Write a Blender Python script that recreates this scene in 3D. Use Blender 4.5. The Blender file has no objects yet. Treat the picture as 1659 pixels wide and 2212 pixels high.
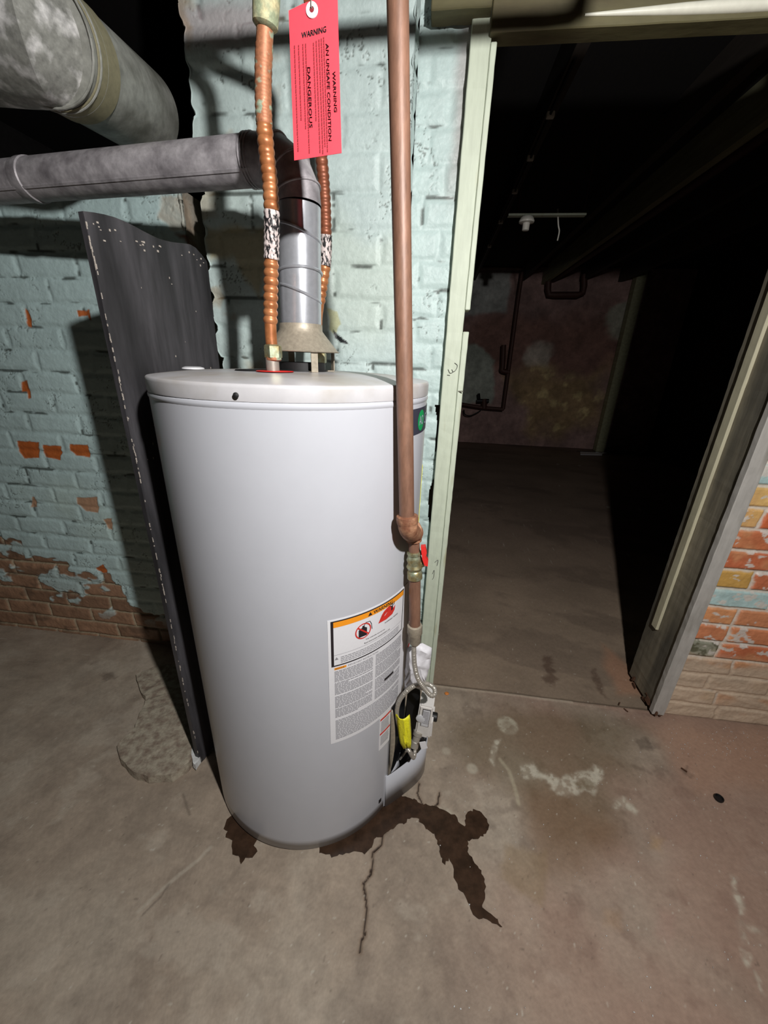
import bpy, bmesh, math, random
import numpy as np
from mathutils import Vector, Matrix
random.seed(7)
scene = bpy.context.scene
COL = scene.collection
PI = math.pi
# ------------------------------------------------------------------ camera
W, H, FPX, CAMH, YAW = 1659, 2212, 831.0, 1.2, 6.5
CX, CY = W/2, H/2
dn = np.array([760-CX, 3200-CY, FPX]); dn /= np.linalg.norm(dn)
up_c = -dn
fw = np.array([0, 0, 1.0]); fw -= fw.dot(up_c)*up_c; fw /= np.linalg.norm(fw)
rt = np.cross(dn, fw)
a_ = math.radians(YAW)
MW = np.array([math.cos(a_)*rt-math.sin(a_)*fw, math.cos(a_)*fw+math.sin(a_)*rt, up_c])
CAM = np.array([0, 0, CAMH])
def ray(px, py): return MW @ np.array([px-CX, py-CY, FPX])
def _on(px, py, ax, val):
    r = ray(px, py); return Vector(CAM+(val-CAM[ax])/r[ax]*r)
def atY(px, py, Y): return _on(px, py, 1, Y)      # surveyed point on a wall plane
def atX(px, py, X): return _on(px, py, 0, X)
def atZ(px, py, z=0.0): return _on(px, py, 2, z)
cam_d = bpy.data.cameras.new('camera'); cam = bpy.data.objects.new('camera', cam_d); COL.objects.link(cam)
cam_d.sensor_fit = 'HORIZONTAL'; cam_d.sensor_width = 36; cam_d.lens = 36*FPX/W
cam_d.clip_start = 0.02
R3 = np.stack([MW @ np.array([1, 0, 0]), MW @ np.array([0, -1, 0]), MW @ np.array([0, 0, -1])], 1)
m4 = Matrix([list(R3[i])+[CAM[i]] for i in range(3)]+[[0, 0, 0, 1]])
cam.matrix_world = m4
scene.camera = cam
scene.view_settings.view_transform = 'Standard'; scene.view_settings.look = 'None'
scene.view_settings.gamma = 1.0; scene.view_settings.exposure = 0.0
scene.view_settings.use_curve_mapping = False

# ------------------------------------------------------------------ noise
_rs = np.random.RandomState(3); _T = _rs.rand(256, 256)
def vn(x, y, s=0):
    x = np.asarray(x, float)+s*17.13; y = np.asarray(y, float)+s*9.71
    xi = np.floor(x).astype(int); yi = np.floor(y).astype(int)
    fx = x-xi; fy = y-yi; fx = fx*fx*(3-2*fx); fy = fy*fy*(3-2*fy)
    g = lambda i, j: _T[(i+s*31) & 255, (j+s*57) & 255]
    return (g(xi, yi)*(1-fx)+g(xi+1, yi)*fx)*(1-fy)+(g(xi, yi+1)*(1-fx)+g(xi+1, yi+1)*fx)*fy
def fbm(x, y, s=0, o=4):
    t = 0; a = .5; n = 0
    for k in range(o):
        t = t+a*vn(x*2**k, y*2**k, s+k); n += a; a *= .55
    return t/n
def sst(a, b, x): 
    t = np.clip((x-a)/(b-a), 0, 1); return t*t*(3-2*t)
def seg_dist(X, Y, pts):
    d = np.full(X.shape, 1e9)
    for (x0, y0), (x1, y1) in zip(pts[:-1], pts[1:]):
        dx, dy = x1-x0, y1-y0; L2 = dx*dx+dy*dy+1e-12
        t = np.clip(((X-x0)*dx+(Y-y0)*dy)/L2, 0, 1)
        d = np.minimum(d, np.hypot(X-x0-t*dx, Y-y0-t*dy))
    return d
def inside(X, Y, poly):
    r = np.zeros(X.shape, bool); n = len(poly)
    for i in range(n):
        x0, y0 = poly[i]; x1, y1 = poly[(i+1) % n]
        c = ((y0 > Y) != (y1 > Y)) & (X < (x1-x0)*(Y-y0)/((y1-y0) if y1 != y0 else 1e-9)+x0)
        r ^= c
    return r
def pmask(X, Y, poly, warp=.004, freq=60, soft=.003, s=1):
    wx = X+warp*2*(fbm(X*freq, Y*freq, s, 3)-.5); wy = Y+warp*2*(fbm(X*freq, Y*freq, s+5, 3)-.5)
    d = seg_dist(wx, wy, list(poly)+[poly[0]])
    d = np.where(inside(wx, wy, poly), -d, d)
    return 1-sst(-soft, soft, d)
def srgb(r, g, b):
    f = lambda c: ((c/255+.055)/1.055)**2.4 if c > 10 else c/255/12.92
    return np.array([f(r), f(g), f(b)])
def mixc(c, new, m): return c*(1-m[..., None])+np.asarray(new)*m[..., None]

# ------------------------------------------------------------------ materials
def mat(name, col, rough=.5, metal=0, noise=0, nscale=20, col2=None, bump=0, bscale=60, stretch=(1, 1, 1), spec=.5, coat=0, attr=None, thresh=(.4, .65)):
    m = bpy.data.materials.new(name); m.use_nodes = True
    nt = m.node_tree; N = nt.nodes; Lk = nt.links; b = N['Principled BSDF']
    b.inputs['Roughness'].default_value = rough; b.inputs['Metallic'].default_value = metal
    b.inputs['Specular IOR Level'].default_value = spec; b.inputs['Coat Weight'].default_value = coat
    tc = N.new('ShaderNodeTexCoord'); mp = N.new('ShaderNodeMapping'); mp.inputs['Scale'].default_value = stretch
    Lk.new(tc.outputs['Object'], mp.inputs['Vector'])
    if attr:
        src = N.new('ShaderNodeAttribute'); src.attribute_name = attr; base = src.outputs['Color']
    else:
        rgb = N.new('ShaderNodeRGB'); rgb.outputs[0].default_value = (*col, 1); base = rgb.outputs[0]
    if col2 is not None:
        n1 = N.new('ShaderNodeTexNoise'); n1.inputs['Scale'].default_value = nscale; n1.inputs['Detail'].default_value = 5
        Lk.new(mp.outputs[0], n1.inputs['Vector'])
        r = N.new('ShaderNodeMapRange'); r.inputs[1].default_value = thresh[0]; r.inputs[2].default_value = thresh[1]
        Lk.new(n1.outputs['Fac'], r.inputs[0])
        mx = N.new('ShaderNodeMix'); mx.data_type = 'RGBA'
        Lk.new(r.outputs[0], mx.inputs[0]); Lk.new(base, mx.inputs[6]); mx.inputs[7].default_value = (*col2, 1); base = mx.outputs[2]
    if noise:
        n2 = N.new('ShaderNodeTexNoise'); n2.inputs['Scale'].default_value = nscale*3.1; n2.inputs['Detail'].default_value = 6
        n2.inputs['Roughness'].default_value = .65
        Lk.new(mp.outputs[0], n2.inputs['Vector'])
        r = N.new('ShaderNodeMapRange'); r.inputs[1].default_value = .3; r.inputs[2].default_value = .7
        r.inputs[3].default_value = 1-noise; r.inputs[4].default_value = 1+noise
        Lk.new(n2.outputs['Fac'], r.inputs[0])
        mu = N.new('ShaderNodeVectorMath'); mu.operation = 'SCALE'
        Lk.new(base, mu.inputs[0]); Lk.new(r.outputs[0], mu.inputs['Scale']); base = mu.outputs[0]
    Lk.new(base, b.inputs['Base Color'])
    if bump:
        n3 = N.new('ShaderNodeTexNoise'); n3.inputs['Scale'].default_value = bscale; n3.inputs['Detail'].default_value = 8
        Lk.new(mp.outputs[0], n3.inputs['Vector'])
        bp = N.new('ShaderNodeBump'); bp.inputs['Strength'].default_value = bump; bp.inputs['Distance'].default_value = .003
        Lk.new(n3.outputs['Fac'], bp.inputs['Height']); Lk.new(bp.outputs[0], b.inputs['Normal'])
    return m
M = {}
def S(*a): return tuple(srgb(*a))
M['tank'] = mat('grey_enamel', S(184, 185, 191), .27, noise=.015, nscale=6, spec=.45)
M['lid'] = mat('dusty_grey_enamel', S(188, 186, 188), .34, noise=.05, nscale=9, col2=S(166, 158, 146), thresh=(.45, .75))
M['galv'] = mat('galvanised_steel', S(172, 167, 170), .5, .2, noise=.24, nscale=22, col2=S(126, 121, 124), bump=.15, bscale=90)
M['galv_dull'] = mat('dull_galvanised_duct', S(152, 152, 145), .5, .2, noise=.25, nscale=16, col2=S(112, 112, 104), bump=.15, bscale=60)
M['galv_fleck'] = mat('flecked_duct', S(140, 140, 134), .5, .2, noise=.35, nscale=26, col2=S(204, 202, 200), thresh=(.52, .66), stretch=(1, 1, 1))
M['band'] = mat('dusty_tape', S(128, 122, 96), .7, noise=.15, nscale=30)
M['chrome'] = mat('shiny_aluminium', S(190, 192, 198), .27, .6, noise=.08, nscale=30, bump=.05, bscale=30)
M['hood'] = mat('dusty_hood_metal', S(165, 155, 138), .5, .35, noise=.2, nscale=40)
M['copper'] = mat('copper', S(188, 124, 80), .38, .35, noise=.15, nscale=40, col2=S(160, 98, 58))
M['copper_old'] = mat('corroded_copper', S(170, 112, 80), .55, .3, noise=.25, nscale=70, col2=S(158, 172, 148), thresh=(.54, .62))
M['copper_dark'] = mat('brown_copper', S(140, 82, 58), .45, .4, noise=.2, nscale=40)
M['brass'] = mat('tarnished_brass', S(156, 142, 100), .4, .7, noise=.25, nscale=70, col2=S(168, 176, 150))
M['corroded'] = mat('corroded_fitting', S(150, 158, 128), .7, .2, noise=.3, nscale=70, col2=S(196, 186, 146), bump=.4)
M['sleeve'] = mat('black_sleeve_flaking_white', S(26, 24, 26), .6, noise=.1, nscale=240, col2=S(205, 190, 186), thresh=(.46, .52), stretch=(1, 1, .4))
M['redpaint'] = mat('red_plastic', S(214, 48, 44), .35, noise=.06)
M['tagred'] = mat('red_card', S(238, 62, 76), .6, noise=.03, nscale=40)
M['ink'] = mat('black_ink', S(30, 22, 26), .7, noise=.05)
M['ink_darkred'] = mat('very_dark_red_ink', S(84, 18, 30), .7, noise=.05)
M['ink_red'] = mat('dark_red_ink', S(120, 24, 34), .7, noise=.05)
M['ink_grey'] = mat('grey_print', S(138, 136, 140), .7, noise=.25, nscale=300)
M['white'] = mat('white_label', S(222, 221, 224), .5, noise=.02, nscale=60)
M['greylabel'] = mat('grey_label', S(196, 196, 200), .5, noise=.03, nscale=60)
M['orange'] = mat('orange_print', S(240, 150, 30), .5, noise=.03)
M['printred'] = mat('red_print', S(206, 48, 40), .5, noise=.03)
M['yellow'] = mat('yellow_plastic', S(232, 226, 40), .45, noise=.12, nscale=90, bump=.4, bscale=200)
M['navy'] = mat('dark_slate_badge', S(58, 58, 70), .4, noise=.04)
M['green'] = mat('green_badge', S(30, 150, 84), .4, noise=.04)
M['lilac'] = mat('pale_lettering', S(170, 168, 190), .5, noise=.03)
M['black'] = mat('black_metal', S(22, 21, 22), .6, noise=.3, nscale=50)
M['rubber'] = mat('black_rubber', S(16, 16, 17), .5, noise=.1)
M['iron'] = mat('rusty_pipe', S(128, 94, 76), .5, .1, noise=.25, nscale=30, col2=S(112, 80, 64), stretch=(1, 1, .25), bump=.12, bscale=150)
M['iron_dust'] = mat('dusty_iron_fitting', S(158, 116, 88), .65, .1, noise=.25, nscale=60, col2=S(122, 78, 56), bump=.3, bscale=160)
M['dark_iron'] = mat('dark_iron_pipe', S(78, 50, 42), .6, .1, noise=.3, nscale=30)
M['steel'] = mat('stainless_flex', S(170, 164, 154), .42, .5, noise=.1, nscale=80)
M['plastic'] = mat('pale_grey_plastic', S(206, 202, 198), .4, noise=.04, nscale=40)
M['paper'] = mat('white_paper_pouch', S(214, 212, 216), .5, noise=.05, nscale=60, bump=.3, bscale=50)
M['board'] = mat('black_painted_board', S(66, 64, 67), .5, noise=.4, nscale=14, col2=S(36, 35, 37), stretch=(1, 1, .14), bump=.1, bscale=40)
M['chip'] = mat('bare_wood_chips', S(176, 166, 156), .8, noise=.2, nscale=80)
M['trim_paint'] = mat('pale_green_paint', S(196, 204, 184), .55, noise=.08, nscale=30, col2=S(170, 168, 136), thresh=(.6, .74), stretch=(1, 1, .15), bump=.15, bscale=70)
M['trim_old'] = mat('worn_grey_wood', S(136, 128, 110), .65, noise=.28, nscale=9, col2=S(92, 88, 78), thresh=(.42, .6), stretch=(1, 1, .14), bump=.3, bscale=90)
M['trim_face'] = mat('pale_grey_painted_edge', S(176, 172, 166), .6, noise=.12, nscale=20, col2=S(150, 146, 138), thresh=(.5, .65), stretch=(1, 1, .2), bump=.2, bscale=80)
M['bead'] = mat('cream_bead', S(190, 184, 158), .5, noise=.12, nscale=20, col2=S(150, 140, 110), thresh=(.55, .7), stretch=(1, 1, .12))
M['moulding'] = mat('lit_cream_moulding', S(226, 224, 208), .4, noise=.06, nscale=20)  # pale cream stands in for light catching the header ledge
M['header'] = mat('shaded_olive_header', S(98, 92, 62), .65, noise=.2, nscale=8, col2=S(74, 64, 42), thresh=(.5, .7), stretch=(.3, 1, 1), bump=.2, bscale=60)  # olive paint, darkened to hold the shadow lying on the header
M['rot'] = mat('rotten_wood', S(84, 56, 38), .9, noise=.4, nscale=50, bump=.8, bscale=80)
M['joist'] = mat('sooty_joist', S(62, 54, 48), .8, noise=.25, nscale=10, stretch=(1, .1, 1))
M['joist_lit'] = mat('brightened_painted_joist', S(150, 148, 118), .75, noise=.25, nscale=10, stretch=(1, .1, 1))  # greenish paint, brightened to make up for weak light in the far room
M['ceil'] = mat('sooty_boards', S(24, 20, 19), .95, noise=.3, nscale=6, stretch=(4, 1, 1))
M['unlit_dark'] = mat('unlit_dark_stone', S(30, 27, 26), .9, noise=.4, nscale=8)  # near-black colour keeps the walls of unlit spaces dark
M['porc'] = mat('porcelain', S(214, 210, 200), .3, noise=.04)
M['leafmat'] = mat('orange_scrap', S(214, 130, 60), .7, noise=.2, nscale=80)
M['concrete'] = mat('broken_concrete', S(166, 156, 138), .9, noise=.14, nscale=40, col2=S(128, 112, 98), bump=.7, bscale=120)
M['stone'] = mat('pale_stone', S(206, 206, 204), .8, noise=.1, nscale=90, bump=.5)
M['wet'] = mat('wet_concrete', S(66, 48, 36), .32, noise=.2, nscale=30, col2=S(50, 36, 26), bump=.1, bscale=60, spec=.35)
M['wallpaint'] = mat('painted_brick', (1, 1, 1), .5, attr='pigment', noise=.07, nscale=28, bump=.45, bscale=110)
M['floorm'] = mat('stained_concrete', (1, 1, 1), .62, attr='pigment', noise=.10, nscale=26, bump=.3, bscale=160, spec=.3)
M['backwall'] = mat('peeling_basement_wall', S(112, 88, 82), .85, noise=.25, nscale=5, attr='pigment', bump=.6, bscale=18)
M['room'] = mat('dim_room_wall', S(120, 128, 124), .8, noise=.1, nscale=3)

# ------------------------------------------------------------------ object helpers
def link(name, bm, material=None, parent=None, smooth=False, mats=None):
    me = bpy.data.meshes.new(name)
    bmesh.ops.recalc_face_normals(bm, faces=bm.faces[:])
    bm.to_mesh(me); bm.free()
    o = bpy.data.objects.new(name, me); COL.objects.link(o)
    for m in (mats or [material]): me.materials.append(m)
    if smooth:
        for p in me.polygons: p.use_smooth = True
        try: me.set_sharp_from_angle(angle=math.radians(40))
        except Exception: pass
    if parent is not None: o.parent = parent; o.matrix_parent_inverse = parent.matrix_world.inverted()
    return o
def empty(name, loc):
    o = bpy.data.objects.new(name, None); COL.objects.link(o); o.location = loc; o.empty_display_size = .05
    bpy.context.view_layer.update(); return o
def tag(o, label=None, cat=None, group=None, kind=None):
    if label: o['label'] = label
    if cat: o['category'] = cat
    if group: o['group'] = group
    if kind: o['kind'] = kind
    return o
def frame_from(d):
    d = Vector(d).normalized(); a = Vector((0, 0, 1)) if abs(d.z) < .9 else Vector((1, 0, 0))
    u = d.cross(a).normalized(); v = d.cross(u).normalized(); return u, v
def spline(pts, n=12):
    P = [Vector(p) for p in pts]
    if len(P) < 3: return [P[0].lerp(P[1], i/n) for i in range(n+1)]
    Q = [P[0]*2-P[1]]+P+[P[-1]*2-P[-2]]; out = []
    for i in range(1, len(Q)-2):
        for k in range(n):
            t = k/n; a, b, c, d = Q[i-1], Q[i], Q[i+1], Q[i+2]
            out.append(.5*((2*b)+(c-a)*t+(2*a-5*b+4*c-d)*t*t+(3*b-a-3*c+d)*t**3))
    out.append(P[-1]); return out
def add_tube(bm, pts, rad, seg=20, cap=True):
    """rad: number or function(length along, total)"""
    P = [Vector(p) for p in pts]; n = len(P)
    L = [0]
    for i in range(1, n): L.append(L[-1]+(P[i]-P[i-1]).length)
    T = [(P[min(i+1, n-1)]-P[max(i-1, 0)]).normalized() for i in range(n)]
    u, v = frame_from(T[0]); rings = []
    for i in range(n):
        u = (u-T[i]*u.dot(T[i])).normalized(); v = T[i].cross(u)
        r = rad(L[i], L[-1]) if callable(rad) else rad
        rings.append([bm.verts.new(P[i]+(u*math.cos(2*PI*k/seg)+v*math.sin(2*PI*k/seg))*r) for k in range(seg)])
    for a, b in zip(rings[:-1], rings[1:]):
        for k in range(seg): bm.faces.new((a[k], a[(k+1) % seg], b[(k+1) % seg], b[k]))
    if cap: bm.faces.new(rings[0][::-1]); bm.faces.new(rings[-1])
def resample(pts, step):
    P = [Vector(p) for p in pts]; out = [P[0]]; 
    for a, b in zip(P[:-1], P[1:]):
        n = max(1, int((b-a).length/step))
        for k in range(1, n+1): out.append(a.lerp(b, k/n))
    return out
def tube(name, pts, rad, material, parent=None, seg=20, n=10, smooth_path=True, cap=True, step=None):
    bm = bmesh.new(); P = spline(pts, n) if smooth_path else [Vector(p) for p in pts]
    if step: P = resample(P, step)
    add_tube(bm, P, rad, seg, cap); return link(name, bm, material, parent, True)
def add_box(bm, lo, hi, bevel=0):
    lo = Vector(lo); hi = Vector(hi)
    r = bmesh.ops.create_cube(bm, size=1); c = (lo+hi)/2; s = hi-lo
    for v in r['verts']: v.co = Vector((v.co.x*s.x, v.co.y*s.y, v.co.z*s.z))+c
    if bevel:
        es = list({e for v in r['verts'] for e in v.link_edges})
        bmesh.ops.bevel(bm, geom=es, offset=bevel, segments=2, affect='EDGES')
def box(name, lo, hi, material, parent=None, bevel=0):
    bm = bmesh.new(); add_box(bm, lo, hi, bevel); return link(name, bm, material, parent)
def obox(bm, c, ax, ay, az, hx, hy, hz, bevel=0):
    """box with its own axes"""
    ax, ay, az = [Vector(a).normalized() for a in (ax, ay, az)]; c = Vector(c)
    r = bmesh.ops.create_cube(bm, size=2)
    for v in r['verts']: v.co = c+ax*v.co.x*hx+ay*v.co.y*hy+az*v.co.z*hz
    if bevel:
        es = list({e for v in r['verts'] for e in v.link_edges})
        bmesh.ops.bevel(bm, geom=es, offset=bevel, segments=2, affect='EDGES')
def lathe(bm, prof, c=(0, 0, 0), axis=(0, 0, 1), seg=32, cap=False):
    """prof: [(radius, height)] about axis through c"""
    d = Vector(axis).normalized(); u, v = frame_from(d); c = Vector(c); rings = []
    for r, h in prof:
        rings.append([bm.verts.new(c+d*h+(u*math.cos(2*PI*k/seg)+v*math.sin(2*PI*k/seg))*max(r, 1e-5)) for k in range(seg)])
    for a, b in zip(rings[:-1], rings[1:]):
        for k in range(seg): bm.faces.new((a[k], a[(k+1) % seg], b[(k+1) % seg], b[k]))
    if cap: bm.faces.new(rings[0][::-1]); bm.faces.new(rings[-1])
def lat(name, prof, c, axis, material, parent=None, seg=32, cap=True):
    bm = bmesh.new(); lathe(bm, prof, c, axis, seg, cap); return link(name, bm, material, parent, True)
def plate(name, pts, thick, normal, material, parent=None):
    """polygon extruded along normal"""
    bm = bmesh.new(); n = Vector(normal).normalized()*thick
    a = [bm.verts.new(Vector(p)) for p in pts]; b = [bm.verts.new(Vector(p)+n) for p in pts]
    bm.faces.new(a[::-1]); bm.faces.new(b)
    for i in range(len(a)): j = (i+1) % len(a); bm.faces.new((a[i], a[j], b[j], b[i]))
    bmesh.ops.triangulate(bm, faces=[f for f in bm.faces if len(f.verts) > 4])
    return link(name, bm, material, parent)
_tc = {}
def text_geo(s):
    if s in _tc: return _tc[s]
    cu = bpy.data.curves.new('t', 'FONT'); cu.body = s; cu.resolution_u = 2
    o = bpy.data.objects.new('t', cu); COL.objects.link(o); bpy.context.view_layer.update()
    me = o.evaluated_get(bpy.context.evaluated_depsgraph_get()).to_mesh()
    vs = np.array([v.co[:2] for v in me.vertices]); fs = [tuple(p.vertices) for p in me.polygons]
    bpy.data.objects.remove(o); bpy.data.curves.remove(cu)
    vs = vs-vs.min(0); _tc[s] = (vs, fs, vs.max(0)); return _tc[s]
def add_text(bm, s, fn, u0, v0, h, w=None, bold=0):
    """text of cap height h (width w) at u0,v0 ; fn(u,v)->3D"""
    vs, fs, mx = text_geo(s); k = h/mx[1]; kx = (w/mx[0]) if w else k
    for du in ((0, bold) if bold else (0,)):
        V = [bm.verts.new(fn(u0+x*kx+du, v0+y*k)) for x, y in vs]
        for f in fs:
            try: bm.faces.new([V[i] for i in f])
            except ValueError: pass

# ------------------------------------------------------------------ height-field walls
def grid_object(name, us, vs, place, height, pigment, material, keep=None, kind='structure'):
    """us, vs 1D arrays; place(U,V,h)->(x,y,z arrays)"""
    U, V = np.meshgrid(us, vs); h = height(U, V); X, Y, Z = place(U, V, h)
    co = np.stack([X, Y, Z], -1).reshape(-1, 3).astype(np.float32)
    ny, nx = U.shape; idx = np.arange(nx*ny).reshape(ny, nx)
    q = np.stack([idx[:-1, :-1], idx[:-1, 1:], idx[1:, 1:], idx[1:, :-1]], -1)
    if keep is not None: q = q[keep((U[:-1, :-1]+U[1:, 1:])/2, (V[:-1, :-1]+V[1:, 1:])/2)]
    q = q.reshape(-1, 4)
    me = bpy.data.meshes.new(name); me.vertices.add(len(co)); me.vertices.foreach_set('co', co.ravel())
    me.loops.add(len(q)*4); me.polygons.add(len(q))
    me.loops.foreach_set('vertex_index', q.ravel().astype(np.int32))
    me.polygons.foreach_set('loop_start', np.arange(0, len(q)*4, 4, dtype=np.int32))
    me.polygons.foreach_set('use_smooth', np.ones(len(q), bool))
    me.update(calc_edges=True)
    C = pigment(U, V, h).reshape(-1, 3); C = np.concatenate([np.clip(C, 0, 1), np.ones((len(C), 1))], 1).astype(np.float32)
    at = me.color_attributes.new('pigment', 'FLOAT_COLOR', 'POINT'); at.data.foreach_set('color', C.ravel())
    o = bpy.data.objects.new(name, me); COL.objects.link(o); me.materials.append(material)
    if kind: o['kind'] = kind
    return o
def bricks(U, V, ch, bl, v0, u0, s=0, jit=.004, header_rows=()):
    """returns edge distance (m) to brick border, row, column index"""
    Vw = V+jit*2*(fbm(U*5, V*5, s+2, 2)-.5); Uw = U+jit*2*(fbm(U*9, V*9, s+4, 2)-.5)
    row = np.floor((Vw-v0)/ch).astype(int)
    off = np.where(row % 2 == 0, 0, .5)+.13*(_T[row & 255, (s*7) & 255]-.5)
    L = np.where(np.isin(row, header_rows), bl/2, bl)
    q = (Uw-u0)/L+off; colm = np.floor(q).astype(int)
    du = np.minimum(q-colm, colm+1-q)*L; dv = (Vw-v0)/ch-row; dv = np.minimum(dv, 1-dv)*ch
    return np.minimum(du, dv), row, colm, du, dv
def path_place(path, z_is_v=True):
    """u runs along plan polyline; h displaces along the outward (left-hand) normal"""
    P = [np.array(p, float) for p in path]; seg = [np.linalg.norm(b-a) for a, b in zip(P[:-1], P[1:])]
    acc = np.concatenate([[0], np.cumsum(seg)])
    def f(U, V, h):
        X = np.zeros_like(U); Y = np.zeros_like(U)
        for i in range(len(seg)):
            m = (U >= acc[i]-1e-9) if i else (U >= -1e9)
            t = (U-acc[i])/seg[i]; d = (P[i+1]-P[i])/seg[i]; n = np.array([d[1], -d[0]])
            # blend normals at corners
            X = np.where(m, P[i][0]+t*(P[i+1][0]-P[i][0])+n[0]*h, X); Y = np.where(m, P[i][1]+t*(P[i+1][1]-P[i][1])+n[1]*h, Y)
        return X, Y, V
    return f, acc[-1], acc
def join_backing(o, boxes, colr):
    """solid core behind a brick face, same mesh"""
    bm = bmesh.new(); bm.from_mesh(o.data); lay = bm.verts.layers.float_color['pigment']
    for lo, hi in boxes:
        r = bmesh.ops.create_cube(bm, size=1); lo = Vector(lo); hi = Vector(hi)
        for v in r['verts']:
            v.co = Vector((v.co.x*(hi.x-lo.x), v.co.y*(hi.y-lo.y), v.co.z*(hi.z-lo.z)))+(lo+hi)/2; v[lay] = (*colr, 1)
    bm.to_mesh(o.data); bm.free()
AQ = srgb(186, 210, 208); AQ2 = srgb(168, 196, 196); BRICK = srgb(190, 96, 56); MORT = srgb(150, 128, 110)
YL, YC, YR = 1.23, 1.147, 1.19          # left wall, chimney, doorway wall
CH = .0695
def paint_base(U, V, d, row, colm, s, tone=AQ):
    n = fbm(U*7, V*7, s+1, 4)[..., None]
    c = tone*(.86+.28*n)
    g = fbm(U*3, V*3, s+9, 3); c = mixc(c, tone*np.array([1.02, .97, .86]), sst(.52, .75, g)*.5)
    # grime caught in the joints in places, hairline paint cracks
    j = fbm(U*14, V*40, s+6, 3); c = mixc(c, srgb(60, 66, 60), sst(.60, .70, j)*(1-sst(.002, .007, d))*.85)
    k = np.abs(fbm(U*22+2*vn(U*4, V*4, s), V*22, s+12, 4)-.5); q = fbm(U*8, V*8, s+20, 3)
    c = mixc(c, srgb(84, 88, 82), (1-sst(.002, .010, k))*sst(.48, .58, q)*.8)
    return c
def wall_h(U, V, d, s, depth=.009):
    h = -depth*(.42 if s == 1 else .5)*(1-sst(.0, .016, d+.012*(fbm(U*16, V*16, s+30, 3)-.5))) + .0035*(fbm(U*10, V*10, s, 3)-1) + .0022*(fbm(U*45, V*45, s+3, 4)-1)
    k = np.abs(fbm(U*22+2*vn(U*4, V*4, s), V*22, s+12, 4)-.5); q = fbm(U*8, V*8, s+20, 3)
    return h-.0022*(1-sst(.002, .012, k))*sst(.47, .57, q)
# ---- left wall
XE = -.735
lw_path, lw_len, lw_acc = path_place([(-2.6, YL), (XE, YL), (XE+.01, YL+.35)])
def P2(px, py, Y=YL): p = atY(px, py, Y); return (p.x+2.6, p.z)
patch_o = [[(35, 953), (82, 955), (82, 990), (50, 990), (38, 975)], [(90, 961), (128, 964), (131, 978), (128, 994), (96, 988), (91, 978)],
           [(149, 960), (188, 962), (191, 990), (160, 984), (149, 974)], [(164, 670), (191, 670), (196, 692), (190, 690), (186, 680), (168, 684)],
           [(50, 665), (58, 672), (66, 690), (64, 708), (56, 705), (54, 685)], [(42, 825), (56, 822), (62, 850), (66, 862), (60, 862), (54, 846), (42, 846)],
           [(204, 1228), (222, 1220), (230, 1238), (222, 1240), (206, 1232)]]
patch_t = [[(163, 1076), (208, 1074), (211, 1108), (185, 1106), (165, 1090)], [(222, 1122), (240, 1120), (241, 1146), (232, 1144)],
           [(68, 1075), (72, 1074), (78, 1095), (64, 1097)]]
low = [(-300, 1130), (0, 1160), (38, 1168), (52, 1206), (78, 1200), (140, 1212), (150, 1236), (190, 1240), (232, 1238), (244, 1262), (262, 1270), (268, 1300), (330, 1330), (500, 1300), (600, 1700), (-300, 1600)]
plaster = [(345, 420), (420, 420), (440, 500), (432, 512), (395, 505), (365, 495), (335, 470)]
rustc = [(375, 500), (440, 515), (460, 545), (450, 560), (400, 520)]
def lw_b(U, V): return bricks(U, V, CH, .205, .012, .05, 1)
def lw_mask(U, V):
    mo = np.zeros(U.shape)
    for p in patch_o: mo = np.maximum(mo, pmask(U, V, [P2(*q) for q in p], .003, 50, .0015))
    mt = np.zeros(U.shape)
    for p in patch_t: mt = np.maximum(mt, pmask(U, V, [P2(*q) for q in p], .003, 50, .002))
    ml = pmask(U, V, [P2(*q) for q in low], .022, 18, .003, 3)
    ml = ml*(1-.9*sst(.6, .66, fbm(U*9, V*14, 44, 4))*sst(.06, .2, V))
    mp = pmask(U, V, [P2(*q) for q in plaster], .012, 30, .006, 5); mr = pmask(U, V, [P2(*q) for q in rustc], .01, 30, .006, 6)
    return mo, mt, ml, mp, mr
def lw_h(U, V):
    d, *_ = lw_b(U, V); mo, mt, ml, mp, mr = lw_mask(U, V)
    h = wall_h(U, V, d, 1)-.0022*np.maximum(np.maximum(mo, mt), ml)
    h -= ml*.006*(1-sst(.001, .006, d)) + ml*.004*fbm(U*40, V*40, 8, 3) + mp*.006*fbm(U*50, V*50, 8, 3)
    return h + np.where(U > lw_acc[1], .0, 0)
def lw_c(U, V, h):
    d, row, colm, du, dv = lw_b(U, V); mo, mt, ml, mp, mr = lw_mask(U, V)
    c = paint_base(U, V, d, row, colm, 1, srgb(184, 206, 205))
    c = mixc(c, srgb(182, 98, 48), mo); c = mixc(c, srgb(178, 140, 112), mt)
    r = _T[row & 255, colm & 255][..., None]
    bc = srgb(150, 116, 92)*(.78+.4*r)*(.8+.45*fbm(U*20, V*30, 7, 3)[..., None])
    bc = mixc(bc, srgb(158, 148, 124), (1-sst(.003, .007, d))*.8); bc = mixc(bc, srgb(104, 84, 68), sst(.55, .7, fbm(U*12, V*20, 18, 3))*.6)
    c = mixc(c, bc, ml)
    c = mixc(c, srgb(178, 172, 158)*1.0, mp*(.6+.4*fbm(U*30, V*30, 3, 3))); c = mixc(c, srgb(120, 66, 42), mr*.9)
    c = mixc(c, srgb(150, 130, 110), (U > lw_acc[1]+.01)*.8)
    return c
edge_px = [(408, 405), (418, 440), (440, 500), (458, 545), (470, 600)]
TOPZ = 1.625
us = np.concatenate([np.arange(0, .55, .012), np.arange(.55, lw_acc[1], .003), np.arange(lw_acc[1], lw_len+.01, .01)]); vs = np.arange(-.01, TOPZ, .003)
wl = grid_object('wall_left', us, vs, lw_path, lw_h, lw_c, M['wallpaint'])
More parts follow.
